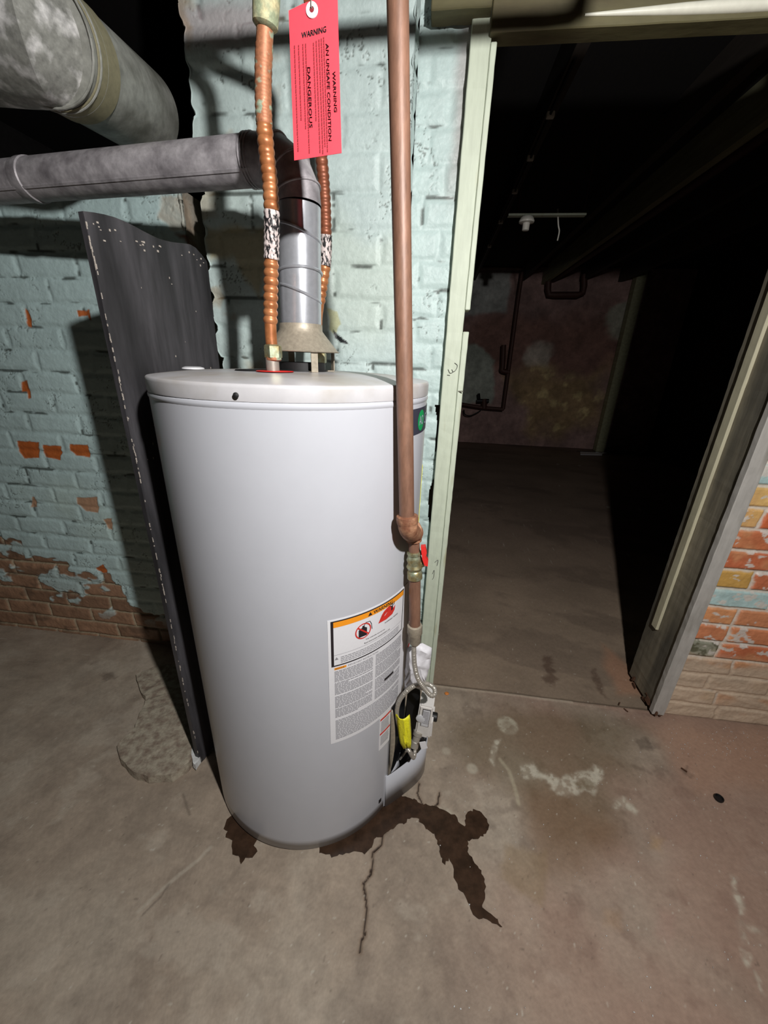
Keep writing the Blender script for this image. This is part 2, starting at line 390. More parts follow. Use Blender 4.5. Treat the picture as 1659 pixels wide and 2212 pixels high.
join_backing(wl, [((-2.6, YL+.02, 0), (XE-.02, YL+.33, TOPZ-.004))], tuple(srgb(90, 76, 64)))
# ---- chimney
XC0, XC1 = -.632, -.096
cp, cl, cacc = path_place([(XC0+.012, YC+.42), (XC0, YC), (XC1, YC), (XC1+.008, YR-.003)])
def ch_b(U, V): return bricks(U, V, .078, .215, .02, cacc[1]+.035, 2)
def ch_h(U, V):
    d, row, *_ = ch_b(U, V); h = wall_h(U, V, d, 2, .008)
    h += .006*(_T[(row*3) & 255, 9]-1)*(np.abs(U-cacc[1]) < .3)*0
    return np.minimum(h, 0)
def ch_c(U, V, h):
    d, row, colm, du, dv = ch_b(U, V); c = paint_base(U, V, d, row, colm, 2, srgb(190, 206, 203))
    x = U-cacc[1]+XC0
    # dull cream section under the flue, dusty bare band at the top
    m = pmask(x, V, [(P2(*p, Y=YC)[0]-2.6, P2(*p, Y=YC)[1]) for p in [(440, 488), (575, 490), (575, 600), (560, 640), (500, 560), (470, 560), (450, 560)]], .012, 20, .012, 3)
    c = mixc(c, srgb(182, 172, 138), m*.85)
    m2 = pmask(x, V, [(P2(*p, Y=YC)[0]-2.6, P2(*p, Y=YC)[1]) for p in [(370, 0), (590, 0), (590, 70), (540, 95), (370, 95)]], .02, 14, .02, 3)
    c = mixc(c, srgb(172, 160, 162), m2*.75)
    m3 = sst(.58, .72, fbm(x*10, V*10, 33, 4))*sst(.0, .12, -(x+.35)); c = mixc(c, srgb(160, 132, 92), m3*.5)
    mb = pmask(x, V, [(P2(*p, Y=YC)[0]-2.6, P2(*p, Y=YC)[1]) for p in [(703, 665), (728, 672), (735, 700), (722, 722), (710, 712), (712, 690)]], .004, 40, .002, 3)
    c = mixc(c, srgb(184, 186, 150), mb)
    m4 = pmask(x, V, [(P2(*p, Y=YC)[0]-2.6, P2(*p, Y=YC)[1]) for p in [(718, 712), (745, 735), (755, 745), (735, 740), (722, 730)]], .004, 40, .001, 3)
    return mixc(c, srgb(30, 32, 34), m4)
us = np.concatenate([np.arange(0, cacc[1]-.05, .01), np.arange(cacc[1]-.05, cl, .0028)])
# map: u measured along the path; jog the left edge row by row so that the bricks are uneven
def cp2(U, V, h):
    X, Y, Z = cp(U, V, h); row = np.floor((V-.02)/.078).astype(int)
    e = (_T[(row*5) & 255, 77]-.5)*.012+.008*(fbm(V*30, V*0, 4, 3)-.5); e2 = sst(.004, .02, np.abs(((V-.02)/.078)-row-.5)*-.078+.078*.5)
    w = 1-sst(0, .12, U-cacc[1]); return X+w*(e+.004*(1-e2)), Y, Z
wc = grid_object('wall_center', us, np.arange(-.01, 2.35, .003), cp2, ch_h, ch_c, M['wallpaint'])
join_backing(wc, [((XC0+.04, YC+.03, 0), (XC1-.01, YC+.4, 2.34))], tuple(srgb(90, 76, 64)))
# ---- section between chimney and doorway
JL0, JL1, JD = .022, .078, 1.37
mp_, ml_, macc = path_place([(XC1+.004, YR), (JL0+.004, YR)])
def md_b(U, V): return bricks(U, V, .0675, .105, .03, .03, 5)
def md_c(U, V, h):
    d, row, colm, du, dv = md_b(U, V); c = paint_base(U, V, d, row, colm, 5, srgb(188, 206, 203))
    return mixc(c, srgb(150, 132, 130), sst(.085, .115, U+.02*fbm(V*14, V*0, 4, 3))*sst(1.5, 1.7, V)*.6)
wm = grid_object('wall_doorway', np.arange(0, ml_, .0028), np.arange(-.01, 2.35, .003), mp_, lambda U, V: np.minimum(wall_h(U, V, md_b(U, V)[0], 5, .008), 0), md_c, M['wallpaint'], keep=lambda U, V: ~((U > ml_-.004-.016*(vn(V*14, V*0+3, 6)-.45)*2) & (vn(V*14, V*0+3, 6) > .5) & (V < 1.08)))
join_backing(wm, [((XC1-.02, YR+.03, 0), (JL0, YR+.18, 2.34))], tuple(srgb(90, 76, 64)))
# ---- right brick wall
RX = .928
rp, rl, racc = path_place([(RX, YR-.005), (3.0, YR-.005)])
Rz = .27-CH*4
joints = {4: [(1545, 1420)], 6: [(1593, 1330)], 8: [(1628, 1250)], 11: [(1652, 1110)]}
Ccol = {4: [(150, 150, 132), (206, 120, 82), (196, 112, 76)], 5: [(212, 136, 96)], 6: [(218, 152, 104), (206, 138, 98), (208, 140, 100)], 7: [(182, 208, 206)],
        8: [(206, 162, 88), (206, 120, 84)], 9: [(200, 112, 76)], 10: [(206, 122, 82)], 11: [(214, 170, 106), (200, 104, 62)], 12: [(220, 180, 114)], 13: [(178, 206, 204), (212, 176, 110)]}
def r_b(U, V):
    Vw = V+.005*(fbm(U*5, V*5, 9, 2)-.5)*2; row = np.floor((Vw-Rz)/CH).astype(int)
    dv = (Vw-Rz)/CH-row; dv = np.minimum(dv, 1-dv)*CH
    du = np.full(U.shape, .1); cid = np.zeros(U.shape, int)
    for r in range(-1, 40):
        m = row == r
        if not m.any(): continue
        js = [atY(*q, YR).x-RX for q in joints.get(r, [])] or [.1+.1*_T[r & 255, 4]]
        js = [js[0]]+[js[0]+.205*(k+1) for k in range(9)]
        if r not in (4, 6, 8, 11) : js = [js[0]-.205]+js
        uu = U[m]; dd = np.full(uu.shape, .1); uu = uu+.006*(vn(V[m]*60, V[m]*0, r & 7)-.5); ci = np.zeros(uu.shape, int)
        for j in js: dd = np.minimum(dd, np.abs(uu-j)); ci += (uu > j)
        du[m] = dd; cid[m] = ci
    return np.minimum(du, dv), row, cid
def r_h(U, V):
    d, row, cid = r_b(U, V); low_ = 1-sst(.2, .32, V+.03*fbm(U*10, V*10, 5, 3))
    return -.008*(1-sst(.003, .009, d))*(1-.5*low_)+.003*(fbm(U*14, V*14, 5, 3)-1)+.003*(fbm(U*60, V*60, 7, 4)-1)-low_*.004*fbm(U*25, V*45, 4, 3)
def r_c(U, V, h):
    d, row, cid = r_b(U, V); c = np.zeros(U.shape+(3,))
    for r in range(-1, 40):
        cols = Ccol.get(r) 
        m = row == r
        if not m.any(): continue
        if cols is None:
            cols = [(196, 172, 144), (200, 160, 128), (204, 132, 92)] if r < 4 else [(180, 206, 204), (206, 130, 90), (214, 172, 110)]
            arr = np.array([srgb(*q) for q in cols])[(cid[m]*7+r*5) % 3]
        else: arr = np.array([srgb(*q) for q in cols])[np.minimum(cid[m] if r in joints else cid[m]*0, len(cols)-1)]
        c[m] = arr
    c = c*(.74+.5*fbm(U*16, V*16, 6, 4)[..., None]); c = mixc(c, srgb(216, 168, 120), sst(.5, .75, fbm(U*12, V*12, 66, 4))*.4)
    c = mixc(c, srgb(208, 198, 184), (1-sst(.0035, .0065, d+.004*(fbm(U*50, V*50, 3, 3)-.5)))*.95)
    lo = 1-sst(.22, .31, V+.05*(fbm(U*9, V*22, 5, 3)-.5)); dust = srgb(206, 184, 160)*(.8+.35*fbm(U*12, V*35, 13, 4)[..., None])
    c = mixc(c, dust, lo*sst(.3, .5, fbm(U*7, V*14, 23, 3)+.15))
    gm = (row == 4) & (cid == 0); k = fbm(U*60, V*60, 31, 3)
    c = mixc(c, srgb(84, 84, 60), gm*sst(.5, .6, k)*.8)
    wp = fbm(U*30, V*44, 41, 5); c = mixc(c, srgb(214, 206, 196), sst(.63, .67, wp)*(1-lo)*.9)
    return c
us = np.concatenate([np.arange(0, .75, .003), np.arange(.75, rl, .03)])
wr = grid_object('wall_right', us, np.concatenate([np.arange(-.01, 1.3, .003), np.arange(1.3, 2.35, .012)]), rp, r_h, r_c, M['wallpaint'])
join_backing(wr, [((RX, YR+.02, 0), (3.0, YR+.18, 2.34))], tuple(srgb(120, 90, 70)))

# ------------------------------------------------------------------ floor
def F2(px, py): p = atZ(px, py, 0); return (p.x, p.y)
def Fp(l): return [F2(*q) for q in l]
crack = Fp([(905, 1690), (902, 1712), (912, 1735), (926, 1748), (945, 1737), (950, 1712)])
crack_main = Fp([(850, 1780), (828, 1800), (822, 1825), (804, 1842), (805, 1868), (800, 1890), (785, 1905), (790, 1940), (792, 1965), (788, 2000), (787, 2020), (779, 2035), (778, 2055)])
def flr_h(X, Y):
    h = -.0016*fbm(X*5, Y*5, 2, 3)-.0008*fbm(X*40, Y*40, 6, 4)
    for cpts, dep, wd in ((crack, .003, .0022), (crack_main, .005, .0026)):
        d = seg_dist(X+.006*(fbm(X*60, Y*60, 3, 3)-.5), Y+.006*(fbm(X*60, Y*60, 8, 3)-.5), cpts); h = h-dep*(1-sst(wd*.4, wd, d))
    th = np.abs(Y-(1.192+.006*(fbm(X*9, X*0, 2, 3)-.5))); h = h+.0015*(1-sst(.004, .012, th))*(X > .09)*(X < .9)
    h = h-.004*(Y > 1.197)*(X > .05)
    return h
def flr_c(X, Y, h):
    n = fbm(X*4, Y*4, 5, 5); n2 = fbm(X*11, Y*11, 15, 5)
    c = srgb(156, 141, 125)*(.80+.4*n2[..., None])
    c = mixc(c, srgb(178, 166, 150), sst(.45, .75, n)*.55)
    c = mixc(c, srgb(112, 99, 88), sst(.5, .75, fbm(X*6, Y*6, 25, 5))*.3)
    c = c*(.83+.34*fbm(X*38, Y*38, 95, 5)[..., None]); c = mixc(c, srgb(96, 84, 74), sst(.54, .76, fbm(X*22, Y*22, 96, 5))*(.18+.3*sst(0, .5, X))); c = mixc(c, srgb(186, 174, 158), sst(.58, .72, fbm(X*9, Y*13, 97, 5))*.4)
    # brown and pink discolouration on the right of the slab
    right = sst(.1, .5, X+.25*(fbm(X*5, Y*5, 35, 3)-.5)); c = mixc(c, srgb(160, 128, 112), right*.65*sst(.3, .6, fbm(X*3, Y*3, 45, 3)))
    ol = pmask(X, Y, Fp([(985, 1560), (1090, 1520), (1290, 1540), (1380, 1560), (1310, 1700), (1330, 1800), (1200, 1840), (1120, 1740), (1010, 1650)]), .05, 6, .06, 2)
    c = mixc(c, srgb(112, 96, 72), ol*.62)
    br = pmask(X, Y, Fp([(1130, 1700), (1240, 1700), (1330, 1790), (1280, 1900), (1180, 1890), (1140, 1800)]), .04, 8, .04, 3)
    c = mixc(c, srgb(126, 96, 72), br*.5)
    pk = pmask(X, Y, Fp([(1400, 1570), (1900, 1600), (1900, 1700), (1500, 1700), (1440, 1620)]), .03, 8, .05, 3); c = mixc(c, srgb(176, 142, 120), pk*.6)
    # room beyond the doorway
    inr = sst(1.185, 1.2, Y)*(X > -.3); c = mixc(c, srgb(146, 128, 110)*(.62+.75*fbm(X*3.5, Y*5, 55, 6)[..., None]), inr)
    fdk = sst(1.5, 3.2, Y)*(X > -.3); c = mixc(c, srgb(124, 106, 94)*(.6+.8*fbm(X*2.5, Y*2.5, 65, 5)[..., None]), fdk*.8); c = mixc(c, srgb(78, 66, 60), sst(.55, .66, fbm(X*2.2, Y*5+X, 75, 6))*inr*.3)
    ps = pmask(X, Y, Fp([(1300, 1390), (1390, 1460), (1400, 1500), (1340, 1500), (1310, 1440)]), .02, 10, .03, 3); c = mixc(c, srgb(172, 130, 104), ps*.7)
    for p in ([(1172, 1420), (1195, 1415), (1196, 1450), (1205, 1468), (1190, 1478), (1172, 1468), (1180, 1450)], [(1280, 1450), (1288, 1445), (1300, 1480), (1312, 1505), (1300, 1500)]):
        c = mixc(c, srgb(78, 56, 46), pmask(X, Y, Fp(p), .018, 45, .012, 3)*.6)
    # threshold joint
    th = Y-(1.192+.006*(fbm(X*9, X*0, 2, 3)-.5)); rng = (X > .09)*(X < .9)
    c = mixc(c, srgb(92, 78, 66), (1-sst(.003, .008, np.abs(th-.008)))*rng*.6); c = mixc(c, srgb(196, 180, 160), (1-sst(.003, .010, np.abs(th)))*rng*.55*(X < .62))
    # lime blooms
    def bl(p, a, soft=.006, w=.008, f=40):
        nonlocal c; c = mixc(c, srgb(198, 190, 172), pmask(X, Y, Fp(p), w*1.6, f, soft*1.5, 4)*a*(.45+1.0*sst(.38, .6, fbm(X*70, Y*70, 98, 3))))
    bl([(1128, 1655), (1150, 1652), (1165, 1668), (1190, 1668), (1215, 1685), (1240, 1672), (1268, 1668), (1285, 1652), (1302, 1660), (1300, 1680), (1290, 1708), (1240, 1712), (1212, 1722), (1190, 1708), (1190, 1695), (1165, 1680), (1130, 1678)], .62, .006)
    c = mixc(c, srgb(120, 104, 80), pmask(X, Y, Fp([(1240, 1690), (1265, 1678), (1288, 1690), (1285, 1704), (1250, 1706)]), .006, 40, .006, 4)*.6)
    bl([(1325, 1725), (1345, 1722), (1382, 1752), (1375, 1760), (1350, 1748), (1328, 1745)], .6)
    bl([(1068, 1598), (1084, 1596), (1072, 1620), (1068, 1655), (1058, 1640), (1062, 1615)], .6, .004, .003)
    x0, y0 = F2(1096, 1566); rr = np.hypot((X-x0), (Y-y0)*.95); c = mixc(c, srgb(188, 180, 160), (1-sst(.028, .040, rr+.008*(n2-.5)))*(.3+.25*sst(.012, .024, rr))*(.5+.9*sst(.35, .6, fbm(X*60, Y*60, 99, 3))))
    x0, y0 = F2(1020, 1660); c = mixc(c, srgb(198, 190, 172), (1-sst(.012, .022, np.hypot(X-x0, Y-y0)))*.5)
    x0, y0 = F2(964, 1622); c = mixc(c, srgb(198, 190, 172), (1-sst(.008, .018, np.hypot(X-x0, Y-y0)))*.35)
    d = seg_dist(X, Y, Fp([(1080, 1640), (1100, 1665), (1115, 1710), (1120, 1735)])); c = mixc(c, srgb(196, 186, 160), (1-sst(.002, .009, d))*.4)
    bl([(985, 1800), (1000, 1795), (985, 1770), (960, 1755), (935, 1740), (960, 1742), (1000, 1775)], .45, .008)
    bl([(1578, 1890), (1590, 1895), (1592, 1925), (1608, 1940), (1608, 1975), (1598, 1975), (1585, 1930)], .6, .004, .005)
    bl([(1598, 1985), (1615, 1990), (1640, 2000), (1640, 2015), (1615, 2010), (1602, 2040)], .4, .006, .008); bl([(1605, 2055), (1620, 2060), (1622, 2085), (1610, 2085)], .6, .004, .005); bl([(1632, 2100), (1645, 2120), (1659, 2160), (1648, 2150)], .5, .005, .006)
    for p, cc in (([(1405, 1805), (1432, 1810), (1425, 1840), (1402, 1830)], (178, 148, 112)), ([(1305, 1970), (1340, 1975), (1335, 2010), (1308, 1998)], (170, 142, 116)), ([(1420, 1960), (1455, 1970), (1445, 2040), (1420, 2020)], (168, 138, 124)), ([(1090, 1820), (1180, 1840), (1170, 1960), (1080, 1900)], (140, 118, 88))):
        c = mixc(c, srgb(*cc), pmask(X, Y, Fp(p), .012, 30, .012, 4)*.5)
    # faint trowel streaks on the left, dark smears
    for pts, w, a, cc in (([(300, 1968), (345, 1925), (400, 1880), (455, 1830)], .007, .5, (186, 176, 160)), ([(310, 1975), (350, 1935), (365, 1910)], .004, .5, (96, 86, 78)),
                          ([(395, 1715), (402, 1740), (410, 1760)], .004, .5, (90, 80, 70))):
        d = seg_dist(X+.01*(fbm(X*30, Y*30, 3, 3)-.5), Y, Fp(pts)); c = mixc(c, srgb(*cc), (1-sst(w*.3, w, d))*a)
    for p in ([(215, 1455), (245, 1452), (252, 1462), (225, 1468)], [(1370, 1600), (1400, 1595), (1410, 1615), (1380, 1615)], [(1470, 1658), (1485, 1655), (1492, 1675), (1482, 1676)]):
        c = mixc(c, srgb(80, 68, 58), pmask(X, Y, Fp(p), .014, 60, .008, 3)*.5)
    for cpts, wd in ((crack, .0024), (crack_main, .0027)):
        d = seg_dist(X+.006*(fbm(X*60, Y*60, 3, 3)-.5), Y+.006*(fbm(X*60, Y*60, 8, 3)-.5), cpts)
        c = mixc(c, srgb(120, 98, 78), (1-sst(wd, wd*4, d))*.4); c = mixc(c, srgb(46, 32, 24), 1-sst(wd*.5, wd*1.1, d))
    sp = vn(X*160, Y*160, 71); c = mixc(c, srgb(206, 200, 186), sst(.955, .985, sp)*.5); c = mixc(c, srgb(70, 60, 54), sst(.95, .99, vn(X*130, Y*130, 81))*.4)
    return c
xs = np.concatenate([np.arange(-2.6, -1.35, .03), np.arange(-1.35, 1.5, .0035), np.arange(1.5, 3.4, .03)])
ys = np.concatenate([np.arange(-1.6, .2, .05), np.arange(.2, 1.45, .0035), np.arange(1.45, 2.2, .01), np.arange(2.2, 6.6, .04)])
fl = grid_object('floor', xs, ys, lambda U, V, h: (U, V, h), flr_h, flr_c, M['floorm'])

# ------------------------------------------------------------------ doorway frame
door = empty('door_1', (.48, YR, 0)); tag(door, kind='structure')
def rough_edge_box(name, lo, hi, material, parent, amp=.0015, step=.02, axis=2):
    bm = bmesh.new(); add_box(bm, lo, hi)
    n = max(2, int((hi[axis]-lo[axis])/step))
    es = [e for e in bm.edges if abs((e.verts[0].co-e.verts[1].co)[axis]) > 1e-4 and all(abs((e.verts[0].co-e.verts[1].co)[k]) < 1e-6 for k in range(3) if k != axis)]
    bmesh.ops.subdivide_edges(bm, edges=es, cuts=n, use_grid_fill=True)
    amp *= .28
    for v in bm.verts:
        for k in range(3):
            if k != axis: v.co[k] += random.uniform(-amp, amp)
    bmesh.ops.bevel(bm, geom=[e for e in bm.edges if e.calc_face_angle(0) > .9], offset=.0018, segments=1, affect='EDGES')
    return link(name, bm, material, parent)
rough_edge_box('left_post', (JL0, YR-.022, 0), (JL1-.012, JD-.02, 1.95), M['trim_paint'], door)
zt = atY(1005, 672, YR).z; zb = atY(1008, 718, YR).z
rough_edge_box('stop_moulding', (JL1-.012, YR-.026, zt), (JL1+.001, YR+.03, 1.845), M['trim_paint'], door)
rough_edge_box('stop_moulding', (JL1-.012, YR-.026, .0), (JL1+.004, YR+.03, zb), M['trim_paint'], door)
# right post: deep worn reveal, paler front edge, bead on the reveal
post = rough_edge_box('right_post', (.897, YR-.002, .012), (.925, JD, 1.95), M['trim_old'], door, .0025)
rough_edge_box('front_edge', (.888, YR-.024, .012), (.930, YR-.001, 1.95), M['trim_face'], post, .0018)
zs = atX(1420, 1356, .9).z
rough_edge_box('bead', (.886, JD-.078, zs), (.8965, JD-.045, 1.85), M['bead'], post, .0008)
bm = bmesh.new()
for k in range(26):
    c = Vector((random.uniform(.893, .93), random.uniform(YR-.022, JD-.01), random.uniform(.002, .03)))
    obox(bm, c, (1, random.uniform(-.4, .4), 0), (0, 1, random.uniform(-.3, .3)), (random.uniform(-.4, .4), 0, 1), random.uniform(.002, .005), random.uniform(.004, .014), random.uniform(.006, .016))
link('rotten_foot', bm, M['rot'], post)
hd = rough_edge_box('header', (.062, YR-.036, 1.853), (2.2, YR+.008, 2.05), M['header'], door, .0015, .05, 0)
# half round moulding on the header face; pale colour and taper imitate a lit strip
bm = bmesh.new(); add_tube(bm, [(x/20*1.9+.25, YR-.037, 1.871) for x in range(21)], lambda l, t: .0105*min(1, .2+l/.3), 14); link('header_moulding', bm, M['moulding'], hd, True)
# handwriting scrawls and nail on the left post
def scrawl(px): return [atY(x, y, YR-.0235) for x, y in px]
bm = bmesh.new()
for s_ in ([(968, 798), (972, 806), (978, 804), (976, 798)], [(978, 804), (984, 800), (988, 790), (982, 784)], [(966, 810), (972, 811)], [(939, 1215), (946, 1210), (944, 1222)], [(934, 1240), (938, 1232), (937, 1246), (934, 1252)]):
    add_tube(bm, spline(scrawl(s_), 5), .0007, 5)
link('pencil_marks', bm, M['ink'], door)
p = atY(990, 845, YR-.026); tube('nail', [p, p+Vector((.012, -.012, .001))], .0016, M['steel'], door, 8, 1, False)
# board ends above the section of wall left of the door
wb = rough_edge_box('ceiling_plate', (XC1+.03, YR-.05, 1.884), (.06, YR-.004, 2.05), M['header'], None, .002, .03, 0); wb.name = 'trim_1'; tag(wb, kind='structure')

# ------------------------------------------------------------------ room shell
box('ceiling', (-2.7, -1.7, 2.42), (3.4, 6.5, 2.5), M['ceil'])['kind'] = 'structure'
box('wall_behind', (-2.7, -1.8, 0), (3.4, -1.7, 2.5), M['room'])['kind'] = 'structure'
box('wall_far_left', (-2.75, -1.8, 0), (-2.62, 6.5, 2.5), M['unlit_dark'])['kind'] = 'structure'
box('wall_far_right', (3.3, -1.8, 0), (3.4, 6.5, 2.5), M['unlit_dark'])['kind'] = 'structure'
box('wall_added_partition', (-.34, YR+.25, 0), (-.22, 6.5, 2.42), M['unlit_dark'])['kind'] = 'structure'  # added partition, keeps the gap beside the chimney black
YB = 6.3
def bw_c(U, V, h):
    x = U-1.6; P = lambda l: [(atY(a, b, YB).x, atY(a, b, YB).z) for a, b in l]
    c = srgb(160, 130, 124)*(.7+.6*fbm(U*1.6, V*1.6, 3, 5)[..., None])
    c = mixc(c, srgb(136, 96, 82), pmask(x, V, P([(1000, 685), (1310, 670), (1360, 720), (1330, 800), (1000, 800)]), .2, 2, .15, 3)*.7)
    c = mixc(c, srgb(182, 192, 188), pmask(x, V, P([(950, 590), (1105, 590), (1095, 675), (950, 690)]), .05, 4, .03, 3)*.7)
    c = mixc(c, srgb(182, 192, 180), pmask(x, V, P([(950, 760), (1030, 745), (1075, 775), (1062, 870), (950, 870)]), .1, 4, .03, 3)*.85)
    c = mixc(c, srgb(216, 206, 192), pmask(x, V, P([(1135, 760), (1170, 738), (1195, 760), (1185, 795), (1130, 795)]), .12, 4, .05, 3)*.75)
    c = mixc(c, srgb(176, 148, 96)*1., pmask(x, V, P([(1110, 800), (1310, 790), (1310, 930), (1150, 930)]), .3, 2, .2, 3)*.7*1)
    c = mixc(c, srgb(226, 204, 148), pmask(x, V, P([(1110, 800), (1310, 800), (1310, 930), (1150, 930)]), .2, 2, .1, 3)*sst(.55, .65, fbm(U*6, V*6, 13, 4))*.7)
    c = mixc(c, srgb(180, 190, 172), pmask(x, V, P([(1330, 660), (1375, 640), (1350, 730), (1310, 700)]), .1, 4, .05, 3)*.6)
    return c*(.55+.9*fbm(U*5, V*5, 91, 5)[..., None])
bw = grid_object('wall_back', np.arange(0, 5.2, .02), np.arange(0, 2.43, .02), lambda U, V, h: (U-1.6, YB-h, V), lambda U, V: .05*fbm(U*2, V*2, 4, 4)-.02, bw_c, M['backwall'])
join_backing(bw, [((-1.6, YB+.03, 0), (3.6, YB+.2, 2.42))], (.05, .04, .04))

# ------------------------------------------------------------------ joists and far-room fittings
jl = [(.435, 'dark joist carrying a clipped cable, nearest the left door post', 'joist'), (1.09, 'dark joist over the middle of the far room, right of the lamp socket', 'joist'),
      (1.86, 'dark joist right of the paler greenish beam', 'joist'), (2.36, 'dark joist farthest right over the far room', 'joist')]
for x, lb, mm in jl:
    o = rough_edge_box('ceiling_joist', (x-.024, JD+.06, 2.26), (x+.024, YB-.03, 2.419), M[mm], None, .002, .4, 1)
    tag(o, lb, 'joist', 'joists over the dark room')
o = rough_edge_box('painted_beam', (1.35, JD+.06, 2.22), (1.40, YB-.03, 2.419), M['joist_lit'], None, .002, .4, 1); tag(o, 'greenish painted beam running back over the dark room, left of the long pipe', 'beam')
o = tube('overhead_pipe', [(1.49, 1.5, 2.27), (1.49, 3.5, 2.26), (1.49, YB-.06, 2.27)], .032, M['dark_iron'], None, 16, 8); tag(o, 'long dark pipe running back under the far ceiling beside the greenish beam', 'pipe')
cab = empty('clipped_cable', (.43, 2.2, 2.25)); tag(cab, 'thin black cable clipped along the joist nearest the left door post', 'cable')
tube('cable', [(.425, 2.0, 2.25), (.43, 3, 2.248), (.425, 4.4, 2.25), (.43, 6.0, 2.25)], .006, M['rubber'], cab, 8, 8)
for y in (2.35, 2.75, 3.2, 3.8, 4.5):
    bm = bmesh.new(); add_box(bm, (.412, y-.012, 2.238), (.446, y+.012, 2.2595), .002); link('clip', bm, M['porc'], cab)
sock = empty('lamp_socket', (.47, 2.85, 2.02)); tag(sock, 'white porcelain lamp socket hanging empty from a cross strip between joists', 'lamp socket')
st_ = box('cross_strip', (.36, 2.83, 2.014), (.80, 2.87, 2.024), M['trim_paint'], sock)
for x, zt_ in ((.417, 2.262), (.79, 2.42)): tube('added_hanger', [(x, 2.85, 2.02), (x, 2.85, zt_)], .003, M['dark_iron'], sock, 8, 1, False)  # added rods, lower the socket out of the header's shadow
lat('porcelain_base', [(.016, 0), (.035, -.003), (.045, -.023), (.043, -.030), (.023, -.033)], (.472, 2.85, 2.013), (0, 0, 1), M['porc'], sock, 24)
lat('socket_barrel', [(.021, -.031), (.020, -.068), (.014, -.071)], (.472, 2.85, 2.013), (0, 0, 1), M['porc'], sock, 20)
o = tube('hanging_cord', [atY(1204, 456, 2.86)+Vector((.0, 0, .01)), atY(1206, 485, 2.86), atY(1208, 500, 2.86), atY(1204, 520, 2.86)], .004, M['porc'], None, 6, 5); o.location.z = 0; tag(o, 'short pale cord end dangling from the ceiling right of the lamp socket', 'cord')
# pipes on the far wall
wp_ = empty('drain_pipework', (1.05, 6.1, .55)); tag(wp_, 'dark iron pipe dropping down the far wall to a tap near the floor', 'pipe')
Yp = 6.08
Q = lambda l, Y=Yp: [atY(a, b, Y) for a, b in l]
tube('riser', Q([(1128, 588), (1118, 655), (1100, 790), (1087, 884)]), .026, M['dark_iron'], wp_, 14, 6, True)
tube('side_loop', Q([(1088, 745), (1086, 790), (1085, 800), (1100, 804)]), .034, M['dark_iron'], wp_, 14, 6, True)
tube('floor_run', Q([(1087, 884), (1040, 880), (985, 871)]), .026, M['dark_iron'], wp_, 14, 6, True)
tp = tube('tap', Q([(1046, 882), (1046, 862)]), .04, M['dark_iron'], wp_, 14, 3)
bm = bmesh.new(); add_tube(bm, Q([(1035, 862), (1034, 850)]), .02, 8); add_tube(bm, Q([(1030, 866), (1056, 866)]), .03, 10); link('tap_handle', bm, M['rubber'], tp, True)
tube('hose', Q([(1002, 885), (1004, 895), (1015, 898), (1030, 892), (1040, 885)]), .009, M['rubber'], wp_, 8, 6)
o = tube('pipe_loop', Q([(1186, 592), (1184, 625), (1186, 636), (1198, 637), (1248, 637), (1259, 633), (1262, 618), (1262, 592)]), .038, M['dark_iron'], None, 14, 4, False); tag(o, 'dark square loop of pipe hanging at the top of the far wall', 'pipe')
o = tube('header_pipe', Q([(1130, 583), (1200, 577), (1300, 578)]), .03, M['dark_iron'], None, 12, 6); tag(o, 'horizontal dark pipe under the ceiling along the far wall', 'pipe')
o = rough_edge_box('wooden_stud', (2.50, 6.12, 0), (2.62, 6.24, 2.41), M['joist_lit'], None, .002, .2); tag(o, 'upright wooden post at the right end of the far wall', 'post')
for l, lb in (([(1235, 962), (1272, 962), (1297, 970), (1296, 975), (1270, 968), (1235, 968)], 'bent white strip lying on the floor by the far wall, farther of two'),
              ([(1246, 972), (1292, 974), (1292, 979), (1246, 978)], 'straight white strip lying on the floor by the far wall, nearer of two')):
    pts = [atZ(a, b, .0) for a, b in l]; pts = [Vector((p.x, min(p.y, 6.2)-.15 if p.y > 6.2 else p.y-.15, .002)) for p in pts]
    o = plate('paper_strip', pts, .006, (0, 0, 1), M['white']); tag(o, lb, 'paper strip', 'white strips on the far floor')

# ------------------------------------------------------------------ water heater
TC = Vector((-.299, .858, 0)); TR = .2854
def cyl(az, z, R=TR): a = math.radians(az); return Vector((TC.x+R*math.sin(a), TC.y-R*math.cos(a), z))
wh = empty('water_heater', (TC.x, TC.y, 0)); tag(wh, 'tall grey cylindrical gas water heater standing in front of the painted chimney', 'water heater')
HOLE = (62, 98, .112, .375)
bm = bmesh.new(); nA = 180; zl = sorted(set([.014]+[.112, .375]+[round(.05+i*.0325, 4) for i in range(34)]+[1.1335]))
zl = [z for z in zl if z <= 1.1335]; rows = []
for z in zl: rows.append([bm.verts.new(cyl(k*2, z)) for k in range(nA)])
for i in range(len(zl)-1):
    for k in range(nA):
        if HOLE[0] <= k*2 < HOLE[1] and HOLE[2] <= zl[i] < HOLE[3]: continue
        bm.faces.new((rows[i][k], rows[i][(k+1) % nA], rows[i+1][(k+1) % nA], rows[i+1][k]))
